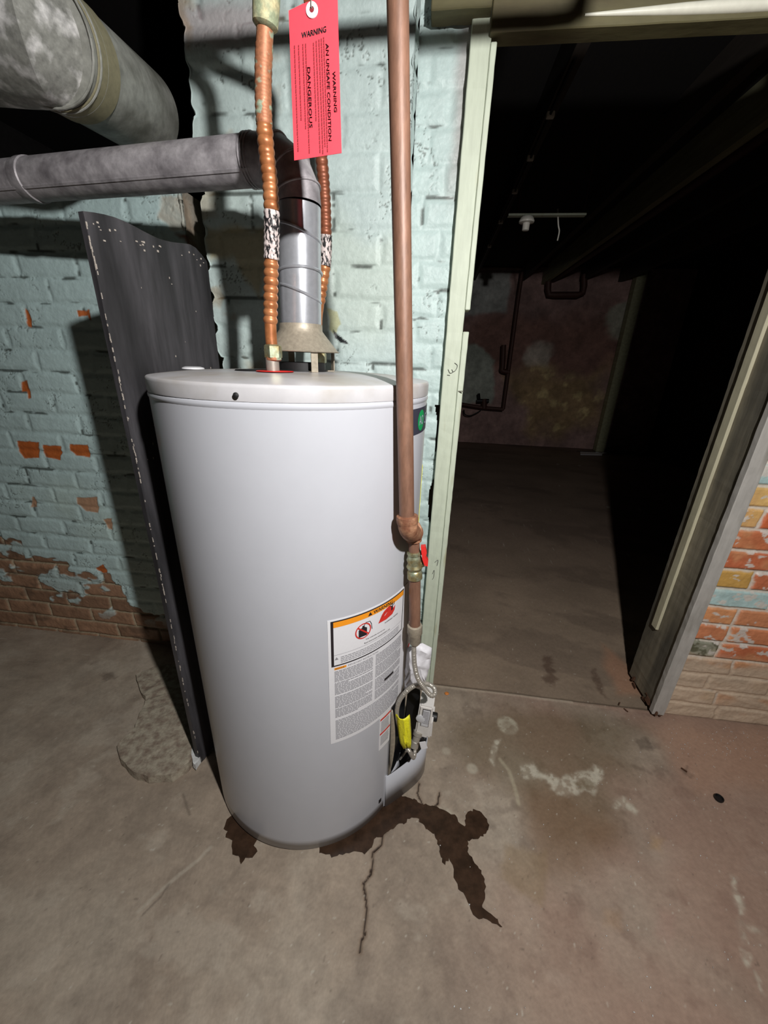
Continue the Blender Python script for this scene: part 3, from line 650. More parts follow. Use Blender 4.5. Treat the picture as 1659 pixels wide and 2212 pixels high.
# inner return of the hole
body = link('tank_body', bm, M['tank'], wh, True)
sd = body.modifiers.new('thick', 'SOLIDIFY'); sd.thickness = .0015; sd.offset = -1
bm = bmesh.new(); lathe(bm, [(TR-.05, .03), (TR-.05, 1.1)], TC, seg=64); link('inner_tank', bm, M['black'], wh, True)
lat('base_ring', [(TR-.012, 0), (TR-.006, .004), (TR-.004, .014), (TR-.002, .0145)], TC, (0, 0, 1), M['tank'], wh, 96, True)
bm = bmesh.new(); lathe(bm, [(TR-.001, 1.1335), (TR+.0009, 1.1335), (TR+.0013, 1.136), (TR+.0016, 1.1535), (TR+.0008, 1.1575), (TR-.001, 1.1592), (TR-.004, 1.1597), (TR-.03, 1.1630), (TR*.75, 1.1672), (TR*.55, 1.1698), (.05, 1.1712), (1e-4, 1.1714)], TC, seg=128)
lid = link('lid', bm, M['lid'], wh, True)
bm = bmesh.new(); lathe(bm, [(TR, 1.122), (TR+.0016, 1.125), (TR+.0018, 1.128), (TR+.0008, 1.131), (TR-.001, 1.132)], TC, seg=128); link('top_bead', bm, M['tank'], body, True)
lat('lid_screw', [(.0045, 0), (.0045, .0015), (.002, .003)], cyl(1, 1.143, TR+.004), cyl(1, 1.143)-Vector((TC.x, TC.y, 1.143)), M['black'], lid, 12)
lat('lid_screw', [(.003, 0), (.003, .0015), (.001, .002)], cyl(55, 1.143, TR+.004), cyl(55, 1.143)-Vector((TC.x, TC.y, 1.143)), M['steel'], lid, 12)
lat('anode_cap', [(.024, 0), (.023, .003), (.016, .005)], (atY(407, 783, .86).x, .875, 1.1662), (0, 0, 1), M['white'], lid, 24)
n1 = atY(590, 803, .76); n1 = Vector((n1.x, .76, 1.1705)); n2 = Vector((-.275, .957, 1.1705))
o = lat('inlet_ring', [(.001, .0), (.036, 0), (.034, .0012), (.001, .0016)], n1+Vector((.004, 0, .0013)), (0, 0, 1), M['redpaint'], wh, 28, False); tag(o, 'red plastic ring around the inlet')
lat('lid_dark_disc', [(.001, 0), (.036, 0), (.033, .003), (.001, .004)], n1+Vector((-.055, .03, -.001)), (0, 0, 1), M['rubber'], wh, 28, False)  # flat dark disc on the lid beside the inlet
lat('inlet_nipple', [(.0125, 0), (.0125, .034)], n1+Vector((0, 0, .001)), (0, 0, 1), M['steel'], wh, 20)
lat('outlet_nipple', [(.0125, 0), (.0125, .034)], n2+Vector((0, 0, .001)), (0, 0, 1), M['steel'], wh, 20)
# flue collar + draft hood on four legs
HC = Vector((-.285, .858, 0))
lat('flue_collar', [(.052, 1.168), (.052, 1.174), (.048, 1.174), (.048, 1.188), (.043, 1.189), (.043, 1.170)], HC, (0, 0, 1), M['black'], wh, 40, False)
bm = bmesh.new(); lathe(bm, [(.0445, 1.262), (.0445, 1.250), (.050, 1.243), (.076, 1.212), (.079, 1.2105), (.078, 1.209), (.074, 1.210), (.047, 1.241), (.042, 1.262)], HC, seg=48); hood = link('draft_hood', bm, M['hood'], wh, True)
for a in (38, 128, 218, 308):
    d = Vector((math.sin(math.radians(a)), -math.cos(math.radians(a)), 0)); t = Vector((d.y, -d.x, 0)); bm = bmesh.new()
    obox(bm, HC+d*.071+Vector((0, 0, 1.192)), t, d, (0, 0, 1), .007, .0011, .0205); obox(bm, HC+d*.064+Vector((0, 0, 1.1722)), t, d, (0, 0, 1), .007, .008, .001)
    link('hood_leg', bm, M['hood'], hood)
# burner opening
def shell(name, az0, az1, z0, z1, R, material, parent, thick=.0012, n=24, topf=None, botf=None):
    bm = bmesh.new(); g = []
    for j in range(2):
        Rr = R+(thick if j else 0)
        g.append([[bm.verts.new(cyl(az0+(az1-az0)*i/n, (botf(i/n) if botf else z0) if k == 0 else (topf(i/n) if topf else z1), Rr)) for i in range(n+1)] for k in range(2)])
    a, b = g
    for i in range(n):
        bm.faces.new((a[0][i], a[1][i], a[1][i+1], a[0][i+1])); bm.faces.new((b[0][i], b[0][i+1], b[1][i+1], b[1][i]))
        bm.faces.new((a[0][i], a[0][i+1], b[0][i+1], b[0][i])); bm.faces.new((a[1][i], b[1][i], b[1][i+1], a[1][i+1]))
    bm.faces.new((a[0][0], b[0][0], b[1][0], a[1][0])); bm.faces.new((a[0][n], a[1][n], b[1][n], b[0][n]))
    return link(name, bm, material, parent, True)
# curled metal lip left of the opening
bm = bmesh.new(); pr = []
for i in range(14):
    t = i/13; z = .372-.262*t; w = .018*math.sin(PI*min(1, t*1.05+.08))+.003
    pr.append([bm.verts.new(cyl(61.5+1.0*t, z, TR+.002)), bm.verts.new(cyl(61.5+math.degrees(w*.5/TR), z, TR+.008*math.sin(PI*t)+.004)), bm.verts.new(cyl(61.5+math.degrees(w/TR), z, TR-.008))])
for a, b in zip(pr[:-1], pr[1:]):
    for k in range(2): bm.faces.new((a[k], a[k+1], b[k+1], b[k]))
o = link('opening_lip', bm, M['hood'], wh, True); s_ = o.modifiers.new('s', 'SOLIDIFY'); s_.thickness = .0012
pl = spline([(-.052, .7135, 0), (-.044, .716, 0), (-.005, .750, 0), (.030, .785, 0), (.052, .818, 0), (.058, .850, 0), (.046, .895, 0), (-.012, .905, 0)], 5)
bm = bmesh.new(); A = []; 
for i, p in enumerate(pl): A.append((bm.verts.new((p.x, p.y, .012)), bm.verts.new((p.x, p.y, .139+.010*min(1, max(0, (p.x+.052)/.1))))))
for a, b in zip(A[:-1], A[1:]): bm.faces.new((a[0], b[0], b[1], a[1]))
cv = link('access_cover', bm, M['tank'], wh, True); s_ = cv.modifiers.new('s', 'SOLIDIFY'); s_.thickness = .0016; s_.offset = 1
bm = bmesh.new(); obox(bm, (-.052, .7135, .0755), (0, 0, 1), (.8, .6, 0), (-.6, .8, 0), .0635, .005, .0008, .0006); link('cover_fold', bm, M['tank'], cv)
shell('lower_slot', 54.4, 56.4, .052, .066, TR+.0002, M['rubber'], wh, .0006, 3)
shell('burner_tube', 70, 80, .15, .17, TR-.02, M['steel'], wh, .01, 6)
# ---- warning label
LB = empty('warning_label', cyl(26.3, .72)); LB.parent = wh; LB.matrix_parent_inverse = wh.matrix_world.inverted(); tag(LB, 'large white warning label with orange header and black frame')
LR = TR+.0009; AZ0 = 26.2; ZT = .7225
def lf(u, v, k=0): return cyl(AZ0+math.degrees(u/TR), ZT+v+.0, LR+.0004+k)          # u right, v up (negative is down)
LW_, LH_ = .2287, .339
def lrect(name, u0, v0, u1, v1, material, k=0, parent=None):
    bm = bmesh.new(); n = max(1, int((u1-u0)/.006)); 
    a = [[bm.verts.new(lf(u0+(u1-u0)*i/n, v, k)) for i in range(n+1)] for v in (v0, v1)]
    for i in range(n): bm.faces.new((a[0][i], a[0][i+1], a[1][i+1], a[1][i]))
    return link(name, bm, material, parent or LB, True)
shell('label_sheet', AZ0, AZ0+math.degrees(LW_/TR), ZT-LH_, ZT, TR+.0002, M['white'], LB, .0008, 40)
bm = bmesh.new()
def lr_add(bm, u0, v0, u1, v1, k=0, wob=0):
    n = max(1, int((u1-u0)/.008)); a = [[bm.verts.new(lf(u0+(u1-u0)*i/n, v, k)) for i in range(n+1)] for v in (v0, v1)]
    for i in range(n): bm.faces.new((a[0][i], a[0][i+1], a[1][i+1], a[1][i]))
FU0, FU1, FV0, FV1 = .006, .206, -.117, -.003
for r in ((FU0, FV0, FU1, FV0+.003), (FU0, FV1-.003, FU1, FV1), (FU0, FV0, FU0+.0055, FV1), (FU1-.0022, FV0, FU1, FV1)): lr_add(bm, *r, .0002)
link('black_frame', bm, M['ink'], LB, True)
lrect('orange_banner', FU0+.0055, FV1-.016, FU1-.0022, FV1-.003, M['orange'], .0002)
bm = bmesh.new()
add_text(bm, 'WARNING', lambda u, v: lf(u, v, .0005), .102, FV1-.0138, .0085, .058, .0006)
link('banner_text', bm, M['ink'], LB); bm = bmesh.new(); V = [bm.verts.new(lf(*q, .0005)) for q in ((.088, FV1-.0138), (.099, FV1-.0138), (.0935, FV1-.0048))]; bm.faces.new(V); link('warning_triangle', bm, M['ink'], LB); bm = bmesh.new()
add_text(bm, 'FLAMMABLE VAPORS', lambda u, v: lf(u, v, .0005), .136, -.058, .0035)
add_text(bm, 'Keep combustible materials away', lambda u, v: lf(u, v, .0005), .084, -.075, .0036)
add_text(bm, 'Read instruction manual before use', lambda u, v: lf(u, v, .0005), .080, -.0835, .0036)
link('caption_text', bm, M['ink'], LB)
# pictogram: can in a red ring, hose, flames and a figure with raised arms
def ring(bm, cu, cv_, r0, r1, k, n=36, a0=0, a1=2*PI, sy=1):
    A = [bm.verts.new(lf(cu+r0*math.cos(a0+(a1-a0)*i/n), cv_+r0*sy*math.sin(a0+(a1-a0)*i/n), k)) for i in range(n+1)]
    B = [bm.verts.new(lf(cu+r1*math.cos(a0+(a1-a0)*i/n), cv_+r1*sy*math.sin(a0+(a1-a0)*i/n), k)) for i in range(n+1)]
    for i in range(n): bm.faces.new((A[i], A[i+1], B[i+1], B[i]))
def lpoly(bm, P, k): bm.faces.new([bm.verts.new(lf(u, v, k)) for u, v in P])
bm = bmesh.new(); cu, cv0 = .077, -.048
lpoly(bm, [(cu-.011, cv0-.014), (cu+.009, cv0-.014), (cu+.009, cv0+.005), (cu+.003, cv0+.009), (cu+.003, cv0+.013), (cu-.002, cv0+.013), (cu-.003, cv0+.009), (cu-.011, cv0+.005)], .0005)
add_tube(bm, [lf(u, v, .0008) for u, v in ((cu+.001, cv0+.012), (cu+.006, cv0+.019), (cu+.016, cv0+.018), (cu+.020, cv0+.010), (cu+.022, cv0-.004))], .0006, 5)
fu, fv = .158, -.022
link('fuel_can_pictogram', bm, M['ink'], LB); bm = bmesh.new()
ring(bm, fu, fv+.004, 0.0001, .0028, .0006, 12); lpoly(bm, [(fu-.003, fv-.012), (fu+.003, fv-.012), (fu+.0025, fv), (fu-.0025, fv)], .0006)
for s in (-1, 1): add_tube(bm, [lf(fu+s*.002, fv-.001, .0007), lf(fu+s*.007, fv+.001, .0007), lf(fu+s*.007, fv+.008, .0007)], .0007, 5)
link('figure_pictogram', bm, M['ink'], LB)
bm = bmesh.new(); ring(bm, cu, cv0, .0165, .0192, .0008); lpoly(bm, [(cu-.014, cv0+.0105), (cu-.012, cv0+.013), (cu+.014, cv0-.0105), (cu+.012, cv0-.013)], .0008)
fl_ = [(.116, -.048), (.126, -.030), (.128, -.036), (.132, -.024), (.136, -.032), (.141, -.020), (.144, -.029), (.150, -.018), (.154, -.028), (.160, -.022), (.163, -.031), (.170, -.026), (.168, -.038), (.160, -.046), (.14, -.049)]
link('prohibition_ring', bm, M['printred'], LB); bm = bmesh.new(); lpoly(bm, fl_, .0005); bmesh.ops.triangulate(bm, faces=bm.faces[:]); link('flame_pictogram', bm, M['printred'], LB)
# dense small print as rows of word-shaped dashes
def print_block(bm, u0, u1, v0, v1, lh, th, k=.0003, rag=.9, seed=1):
    rn = random.Random(seed); v = v0
    while v > v1:
        u = u0; ue = u1 if rn.random() < rag else u0+(u1-u0)*rn.uniform(.3, .9)
        while u < ue:
            w = rn.uniform(.003, .011); 
            V = [bm.verts.new(lf(a, b, k)) for a, b in ((u, v-th), (min(u+w, ue), v-th), (min(u+w, ue), v), (u, v))]; bm.faces.new(V); u += w+.0013
        v -= lh
bm = bmesh.new()
print_block(bm, .026, .19, -.095, -.110, .0044, .0020, seed=3)
lr_add(bm, .012, -.088, .200, -.0873, .0003)
lpoly(bm, [(.013, -.100), (.021, -.100), (.017, -.093)], .0004)
add_text(bm, 'IMPORTANT INSTRUCTIONS', lambda u, v: lf(u, v, .0004), .042, -.1255, .0042)
for u0, u1, sd_ in ((.012, .104, 5), (.112, .205, 9)):
    for a, b in ((-.130, -.158), (-.162, -.196), (-.200, -.232), (-.236, -.262)):
        if sd_ == 9 and a < -.24: continue
        print_block(bm, u0, u1, a, b, .0038, .0022, seed=sd_+int(-a*1000), rag=.88)
print_block(bm, .012, .205, -.270, -.330, .0040, .0022, seed=77, rag=.85)
link('small_print', bm, M['ink_grey'], LB)
lrect('orange_tab', .012, -.1262, .038, -.1205, M['orange'], .0003)
lrect('barcode_plate', .142, -.226, .176, -.2185, M['ink'], .0006)
bm = bmesh.new(); add_text(bm, 'NOTICE', lambda u, v: lf(u, v, .0006), .014, -.1253, .0038); link('tab_text', bm, M['ink'], LB)
# small label
SLB = shell('lower_label', 52.7, 61.2, .270, .382, TR+.0002, M['white'], wh, .0008, 8, topf=lambda t: .383+.006*t); tag(SLB, 'small white label with two red bars')
def lf2(u, v): return cyl(52.9+math.degrees(u/TR), .381+v, TR+.0016)
for v in (-.003, -.052):
    bm = bmesh.new(); lv = [bm.verts.new(lf2(*q)) for q in ((.0008, v-.006), (.020, v-.006), (.040, v-.006), (.040, v), (.020, v), (.0008, v))]; bm.faces.new((lv[0], lv[1], lv[4], lv[5])); bm.faces.new((lv[1], lv[2], lv[3], lv[4])); link('red_bar', bm, M['printred'], SLB)
bm = bmesh.new()
for i in range(20):
    v = -.014-.0042*i
    if -.064 < v < -.048 : continue
    if v < -.106: break
    bm.faces.new([bm.verts.new(lf2(*q)) for q in ((.004, v-.002), (.037-random.random()*.008, v-.002), (.036, v), (.004, v))])
link('lower_print', bm, M['ink_grey'], SLB)
# badge
BD = shell('brand_badge', 59.5, 128, 1.064, 1.114, TR+.0002, M['navy'], wh, .0008, 30); tag(BD, 'dark slate badge with green roundel')
def bf(u, v, k=0): return cyl(76+math.degrees(u/TR), 1.089+v, TR+.0014+k)
bm = bmesh.new(); n = 32; c0 = bm.verts.new(bf(0, 0)); rg = [bm.verts.new(bf(.0205*math.cos(2*PI*i/n), .0205*math.sin(2*PI*i/n))) for i in range(n)]
for i in range(n): bm.faces.new((c0, rg[i], rg[(i+1) % n]))
link('green_roundel', bm, M['green'], BD)
bm = bmesh.new(); add_text(bm, 'AO', lambda u, v: bf(u, v, .0005), -.014, -.009, .019, .027); add_text(bm, 'Smith', lambda u, v: bf(u, v, .0005), .026, -.010, .022, .07, .0006); link('badge_text', bm, M['lilac'], BD)
o = shell('energy_label', 92, 112, .80, .975, TR+.0002, M['yellow'], wh, .0008, 10); tag(o, 'yellow sheet label')
shell('side_label', 76.5, 90, .44, .70, TR+.0002, M['white'], wh, .0008, 10)
bm = bmesh.new()
for z in (.50, .56, .595, .64):
    for i in range(4): bm.faces.new([bm.verts.new(cyl(a, b, TR+.0015)) for a, b in ((77.5+i*2.5, z), (80+i*2.5, z), (80+i*2.5, z+.012), (77.5+i*2.5, z+.012))])
link('side_label_bars', bm, M['printred'], wh)['kind'] = 'stuff'
# gas control
gc0 = atY(919, 1537, .79); rd = Vector((math.sin(math.radians(84)), -math.cos(math.radians(84)), 0)); tg = Vector((-rd.y, rd.x, 0))
GC = empty('gas_control', gc0); GC.parent = wh; GC.matrix_parent_inverse = wh.matrix_world.inverted(); tag(GC, 'pale grey plastic gas control box')
bm = bmesh.new(); obox(bm, gc0, rd, tg, (.06, 0, 1), .0185, .036, .056, .004); obox(bm, gc0+Vector((.002, 0, -.03)), rd, tg, (0, 0, 1), .022, .03, .03, .004); link('control_housing', bm, M['plastic'], GC)
fc = gc0-tg*.0365; fx = rd
bm = bmesh.new(); obox(bm, fc+rd*.004+Vector((0, 0, .018)), rd, tg, (.06, 0, 1), .0105, .0006, .030); ol_ = link('control_label_border', bm, M['ink'], GC)
bm = bmesh.new(); obox(bm, fc+rd*.004+Vector((0, -.0007, .018)), rd, tg, (.06, 0, 1), .0092, .0006, .0285); link('control_label', bm, M['greylabel'], GC)
bm = bmesh.new()
for i in range(9): obox(bm, fc+rd*.004+Vector((0, -.0015, .041-.005*i)), rd, tg, (0, 0, 1), .0075, .0003, .0011)
link('control_print', bm, M['ink_grey'], GC)
plate('black_bracket', [atY(a, b, .80) for a, b in ((882, 1482), (902, 1474), (908, 1500), (904, 1560), (900, 1640), (878, 1652), (862, 1660), (872, 1600))], .012, (0, 1, 0), M['rubber'], GC)
lat('control_knob', [(.012, 0), (.012, .012), (.009, .014)], gc0+rd*.02+Vector((0, 0, -.012)), rd, M['rubber'], GC, 20)
lat('dial', [(.013, 0), (.013, .003), (.010, .004)], fc-rd*.008+Vector((0, .002, .012)), -tg, M['greylabel'], GC, 20)
iq = atY(900, 1592, .755); lat('gas_inlet', [(.007, -.03), (.012, -.028), (.012, -.012), (.010, -.010), (.010, .004), (.013, .006), (.013, .016), (.009, .018)], iq, (gc0-iq)*.8+Vector((0, 0, .02)), M['steel'], GC, 16)
o = plate('control_tag', [atY(a, b, .73) for a, b in ((906, 1603), (919, 1601), (924, 1615), (910, 1618))], .0015, (0, -1, 0), M['white'], GC)
bm = bmesh.new(); add_tube(bm, spline([atY(a, b, .765) for a, b in ((864, 1640), (872, 1630), (878, 1622), (892, 1612))], 6), .003, 8); link('pilot_tube', bm, M['steel'], GC, True)

# ------------------------------------------------------------------ pouch of papers
pp = [(880, 1402), (893, 1391), (912, 1390), (932, 1400), (929, 1432), (921, 1462), (917, 1492), (896, 1483), (874, 1492), (876, 1450)]
bm = bmesh.new(); P3 = []
for a, b in pp: q = atY(a, b, .775); P3.append(q+Vector((0, random.uniform(-.003, .003), 0)))
vs0 = [bm.verts.new(p) for p in P3]; ctr = bm.verts.new(atY(903, 1436, .765)); 
for i in range(len(vs0)): bm.faces.new((vs0[i], vs0[(i+1) % len(vs0)], ctr))
bmesh.ops.subdivide_edges(bm, edges=bm.edges[:], cuts=3, use_grid_fill=True)
for v in bm.verts: v.co.y += .004*math.sin(v.co.z*160+v.co.x*90)
o = link('paper_pouch', bm, M['paper'], None, True); s_ = o.modifiers.new('s', 'SOLIDIFY'); s_.thickness = .003; tag(o, 'crumpled white plastic pouch of papers behind the flexible gas line', 'pouch')

# ------------------------------------------------------------------ copper connectors
def corr(r, amp, pitch): return lambda l, t: r+amp*abs(math.sin(PI*l/pitch))
def pxs(l, Y): return [atY(a, b, Y) for a, b in l]
def pathY(l): return [atY(a, b, y) for a, b, y in l]
def connector(name, loc, label, sections, fits, top=None):
    r = empty(name, loc); tag(r, label, 'pipe', None)
    for nm, pts, rad, mt, step, sm in sections: tube(nm, pts, rad, M[mt], r, 22, 8, sm, True, step)
    for nm, prof, c, ax, mt, sg in fits:
        bm = bmesh.new(); lathe(bm, prof, c, ax, sg, True); link(nm, bm, M[mt], r, sg > 8)
    return r
def cut(pts, f):  # dense spline as list
    return spline(pts, 10)
c1 = [(591, 770, .76), (586, 738, .76), (584, 700, .76), (585, 640, .758), (586, 560, .755), (587, 505, .752), (587, 455, .75), (583, 390, .748), (576, 330, .745), (571, 270, .742), (569, 220, .74), (569, 150, .737), (571, 100, .735), (573, 55, .733)]
C1 = pathY(c1)
connector('copper_connector', n1, 'copper flexible water line with flaky white sleeve, in front of the vent pipe', [
    ('lower_pipe', C1[0:3], .0108, 'copper', None, True), ('corrugated_hose', C1[2:5], corr(.0106, .0026, .0125), 'copper', .0015, True),
    ('sleeve', C1[4:7], lambda l, t: .0128+.0006*math.sin(l*700), 'sleeve', .002, True),
    ('upper_corrugation', C1[6:10], corr(.0112, .0018, .0115), 'copper', .0015, True), ('corroded_hose', C1[9:13], corr(.0118, .0009, .008), 'copper_old', .0015, True),
    ('upper_pipe', [C1[12]]+[C1[13]], .0118, 'copper_old', .01, False)],
    [('union_nut', [(.012, -.004), (.0165, -.002), (.0165, .018), (.0135, .021)], C1[0]+Vector((0, 0, .0)), (0, 0, 1), 'brass', 6), ('union_collar', [(.012, -.008), (.0145, -.006), (.0145, -.001), (.012, .0)], C1[0], (0, 0, 1), 'copper_old', 20),
     ('top_coupling', [(.0125, -.004), (.0175, 0), (.0185, .02), (.0175, .07), (.014, .072)], C1[13], (C1[13]-C1[12]), 'corroded', 20)])
c2 = [(684, 735, .957), (686, 700, .957), (690, 655, .955), (696, 615, .952), (702, 575, .95), (704, 540, .95), (704, 508, .948), (702, 440, .945), (698, 380, .942), (694, 335, .94), (690, 270, .93), (684, 180, .90), (677, 90, .86), (672, 0, .82)]
C2 = pathY(c2); C2[0] = Vector((n2.x, n2.y, 1.19))
connector('copper_connector', n2, 'brown copper flexible water line behind the vent pipe and red tag', [
    ('lower_pipe', C2[0:3], .0108, 'copper', None, True), ('corrugated_hose', C2[2:5], corr(.0106, .0022, .0125), 'copper', .0015, True),
    ('sleeve', C2[4:7], lambda l, t: .0128+.0006*math.sin(l*700), 'sleeve', .002, True),
    ('upper_corrugation', C2[6:11], corr(.0108, .0018, .0115), 'copper_dark', .0015, True), ('upper_pipe', C2[10:], .0115, 'copper_dark', .01, True)],
    [('union_nut', [(.012, -.004), (.0165, -.002), (.0165, .018), (.0135, .021)], C2[0], (0, 0, 1), 'brass', 6)])
# supply line overhead carrying both connectors (just above the frame)
tp1 = C1[13]+Vector((0, 0, .08)); 
o = tube('supply_pipe', [(-1.3, .62, 1.78), (.05, .62, 1.806), (.26, .62, 1.808), (.285, .62, 1.82), (.29, .62, 1.86), (.29, .62, 2.41)], .011, M['copper_old'], None, 16, 8); tag(o, 'horizontal copper supply pipe running overhead above the heater', 'pipe')
o = tube('supply_branch', [tp1-Vector((0, 0, .02)), tp1+Vector((0, -.01, .05)), Vector((tp1.x, .62, 1.80))], .012, M['copper_old'], None, 16, 8); tag(o, 'short copper branch joining the front connector to the overhead pipe', 'pipe')
o = tube('supply_branch', [C2[-1], C2[-1]+Vector((0, -.01, .05)), Vector((C2[-1].x, .62, 1.80))], .012, M['copper_old'], None, 16, 8); tag(o, 'short copper branch joining the rear connector to the overhead pipe', 'pipe')

# ------------------------------------------------------------------ red tag
TY = .66
TP = [(624, 24), (655, 9), (690, -4), (729, -12), (738, 331), (636, 347)]
n_t = Vector((0, -1, 0))
tg_ = plate('warning_tag', [atY(a, b, TY) for a, b in TP], .0008, n_t, M['tagred']); tag(tg_, 'red cardboard warning tag hanging on a wire in front of the brick chimney', 'tag')
def tf(u, v): return atY(u, v, TY-.0014)            # in the tag's own plane, surveyed coordinates
def tag_text(bm, s, x, y0, y1, wdt):
    """text running down the tag, cap tops to the right"""
    vs, fs, mx = text_geo(s); V = []
    for a, b in vs:
        t = a/mx[0]; yy = y0+(y1-y0)*t; xx = x+(x2s)*t+wdt*(b/mx[1]); V.append(bm.verts.new(tf(xx, yy)))
    for f in fs:
        try: bm.faces.new([V[i] for i in f])
        except ValueError: pass
x2s = 8
bm = bmesh.new(); vs_, fs_, mx_ = text_geo('WARNING')
for dx in (0, .9):
    V = [bm.verts.new(tf(651+dx+53*a/mx_[0], 83-13*b/mx_[1]-14*a/mx_[0])) for a, b in vs_]
    for f in fs_: bm.faces.new([V[i] for i in f])
link('tag_heading', bm, M['ink'], tg_)
bm = bmesh.new(); x2s = 4; [tag_text(bm, 'WARNING', 717.5+k, 154, 242, 6.2) for k in (0, .5, 1.)]; x2s = 6.5; [tag_text(bm, 'AN UNSAFE CONDITION', 703+k, 94, 304, 6.2) for k in (0, .5, 1.)]; link('condition_lettering', bm, M['ink_darkred'], tg_); bm = bmesh.new(); x2s = 5; [tag_text(bm, 'DANGEROUS', 663+k, 145, 276, 6.4) for k in (0, .5, 1.)]; link('tag_lettering', bm, M['ink_darkred'], tg_)
bm = bmesh.new(); rn = random.Random(5)
for x0, ya, yb in [(635, 98, 325), (644, 97, 255), (653, 95, 275), (659, 94, 328), (676, 92, 255), (682, 88, 322), (688, 85, 325), (693, 83, 318), (698, 80, 322)]:
    y = ya
    while y < yb:
        w = rn.uniform(3, 10); s = 8*(y-ya)/230
        bm.faces.new([bm.verts.new(tf(*q)) for q in ((x0+s, y), (x0+2.2+s, y), (x0+2.2+s, y+w), (x0+s, y+w))]); y += w+1.6
link('tag_small_print', bm, M['ink_red'], tg_)
gp = atY(674, 22, TY-.0012); lat('grommet', [(.003, 0), (.0078, 0), (.0075, .001), (.003, .0014)], gp, (0, -1, 0), M['white'], tg_, 24, False)
lat('grommet_hole', [(.0001, 0), (.003, 0), (.003, .0009), (.0001, .0009)], gp, (0, -1, 0), M['ink_red'], tg_, 16, False)
o = tube('tag_wire', [gp+Vector((0, .004, -.001)), gp+Vector((0, -.003, .004)), gp+Vector((.001, .002, .02)), gp+Vector((.002, .02, .045)), Vector((gp.x+.004, .609, 1.80))], .0007, M['steel'], None, 6, 8); tag(o, 'thin wire holding the red warning tag', 'wire')

# ------------------------------------------------------------------ gas pipe
GY = .68
gp_ = empty('gas_pipe', atY(895, 1380, GY)); tag(gp_, 'rusty brown iron gas pipe dropping in front of the water heater', 'pipe')
top = atY(859, 0, GY); elb = atY(879, 1128, GY); up = top+(top-elb)*.25
tube('riser', [up, top, elb], .0142, M['iron'], gp_, 24, 1, False)
e0 = atY(880, 1125, GY); G2 = .732
bm = bmesh.new(); lathe(bm, [(.014, .012), (.0205, .010), (.0215, .004), (.0205, -.004), (.019, -.008)], e0, (top-elb), 28, True)
add_tube(bm, spline([e0+Vector((0, 0, .002)), atY(882, 1140, GY), atY(888, 1150, GY+.02), atY(895, 1150, G2)], 8), lambda l, t: .0192, 22)
lathe(bm, [(.0185, -.008), (.0215, -.004), (.0215, .005), (.019, .007)], atY(897, 1146, G2-.006), (.8, .5, .1), 28, True)
add_tube(bm, [atY(893, 1140, G2), atY(894, 1168, G2)], .0165, 22)
link('street_elbow', bm, M['iron_dust'], gp_, True)
tube('nipple', [atY(893, 1160, G2), atY(895, 1195, G2)], .0122, M['iron'], gp_, 20, 1, False)
va = atY(895, 1190, G2); vb = atY(896, 1250, G2); vd = vb-va; vl = vd.length
bm = bmesh.new(); lathe(bm, [(.0125, 0), (.0155, vl*.03), (.016, vl*.1), (.0135, vl*.13), (.0145, vl*.2), (.0172, vl*.3), (.0145, vl*.42), (.0155, vl*.47), (.0178, vl*.55), (.0155, vl*.64), (.013, vl*.68), (.0162, vl*.74), (.0165, vl*.97), (.0125, vl)], va, vd, 24, True)
lathe(bm, [(.009, 0), (.009, .02)], atY(897, 1215, G2), (1, .1, 0), 16, True)
vlv = link('shutoff_valve', bm, M['brass'], gp_, True)
lv0 = atY(917, 1215, G2)
bm = bmesh.new()
P = [atY(a, b, G2-.014) for a, b in ((909, 1182), (919, 1181), (922, 1196), (919, 1203), (925, 1213), (924, 1224), (917, 1222), (912, 1208))]
A = [bm.verts.new(p) for p in P]; B = [bm.verts.new(p+Vector((.0, .012, 0))) for p in P]; bm.faces.new(A[::-1]); bm.faces.new(B)
for i in range(len(P)): j = (i+1) % len(P); bm.faces.new((A[i], A[j], B[j], B[i]))
o = link('lever', bm, M['redpaint'], vlv); tag(o, 'red valve lever')
tube('lower_pipe', [atY(896, 1248, G2), atY(896, 1352, G2)], .0128, M['iron'], gp_, 22, 1, False)
fa = atY(896, 1349, G2); fb = atY(896, 1392, G2); fl2 = (fb-fa).length
lat('end_fitting', [(.013, 0), (.0172, .002), (.0175, fl2*.42), (.0145, fl2*.5), (.0145, fl2*.85), (.009, fl2)], fa, fb-fa, M['hood'], gp_, 12)
# flexible line
fx_ = [(894, 1386, 0.732), (894, 1412, 0.730), (896, 1440, 0.726), (903, 1466, 0.720), (917, 1487, 0.716), (931, 1502, 0.716), (939, 1499, 0.723), (938, 1487, 0.730), (926, 1478, 0.736), (908, 1478, 0.738), (890, 1484, 0.736), (872, 1500, 0.732), (861, 1518, 0.730), (857, 1542, 0.732), (863, 1575, 0.738), (872, 1605, 0.740), (884, 1622, 0.725), (893, 1636, 0.730), (896, 1622, 0.740), (897, 1604, 0.750)]
FXP = pathY(fx_)
fxo = empty('flexible_gas_line', FXP[0]); tag(fxo, 'looping ribbed stainless flexible gas line from the iron pipe to the control', 'hose')
tube('ribbed_hose', FXP, corr(.0050, .0011, .0042), M['steel'], fxo, 16, 10, True, True, .0011)
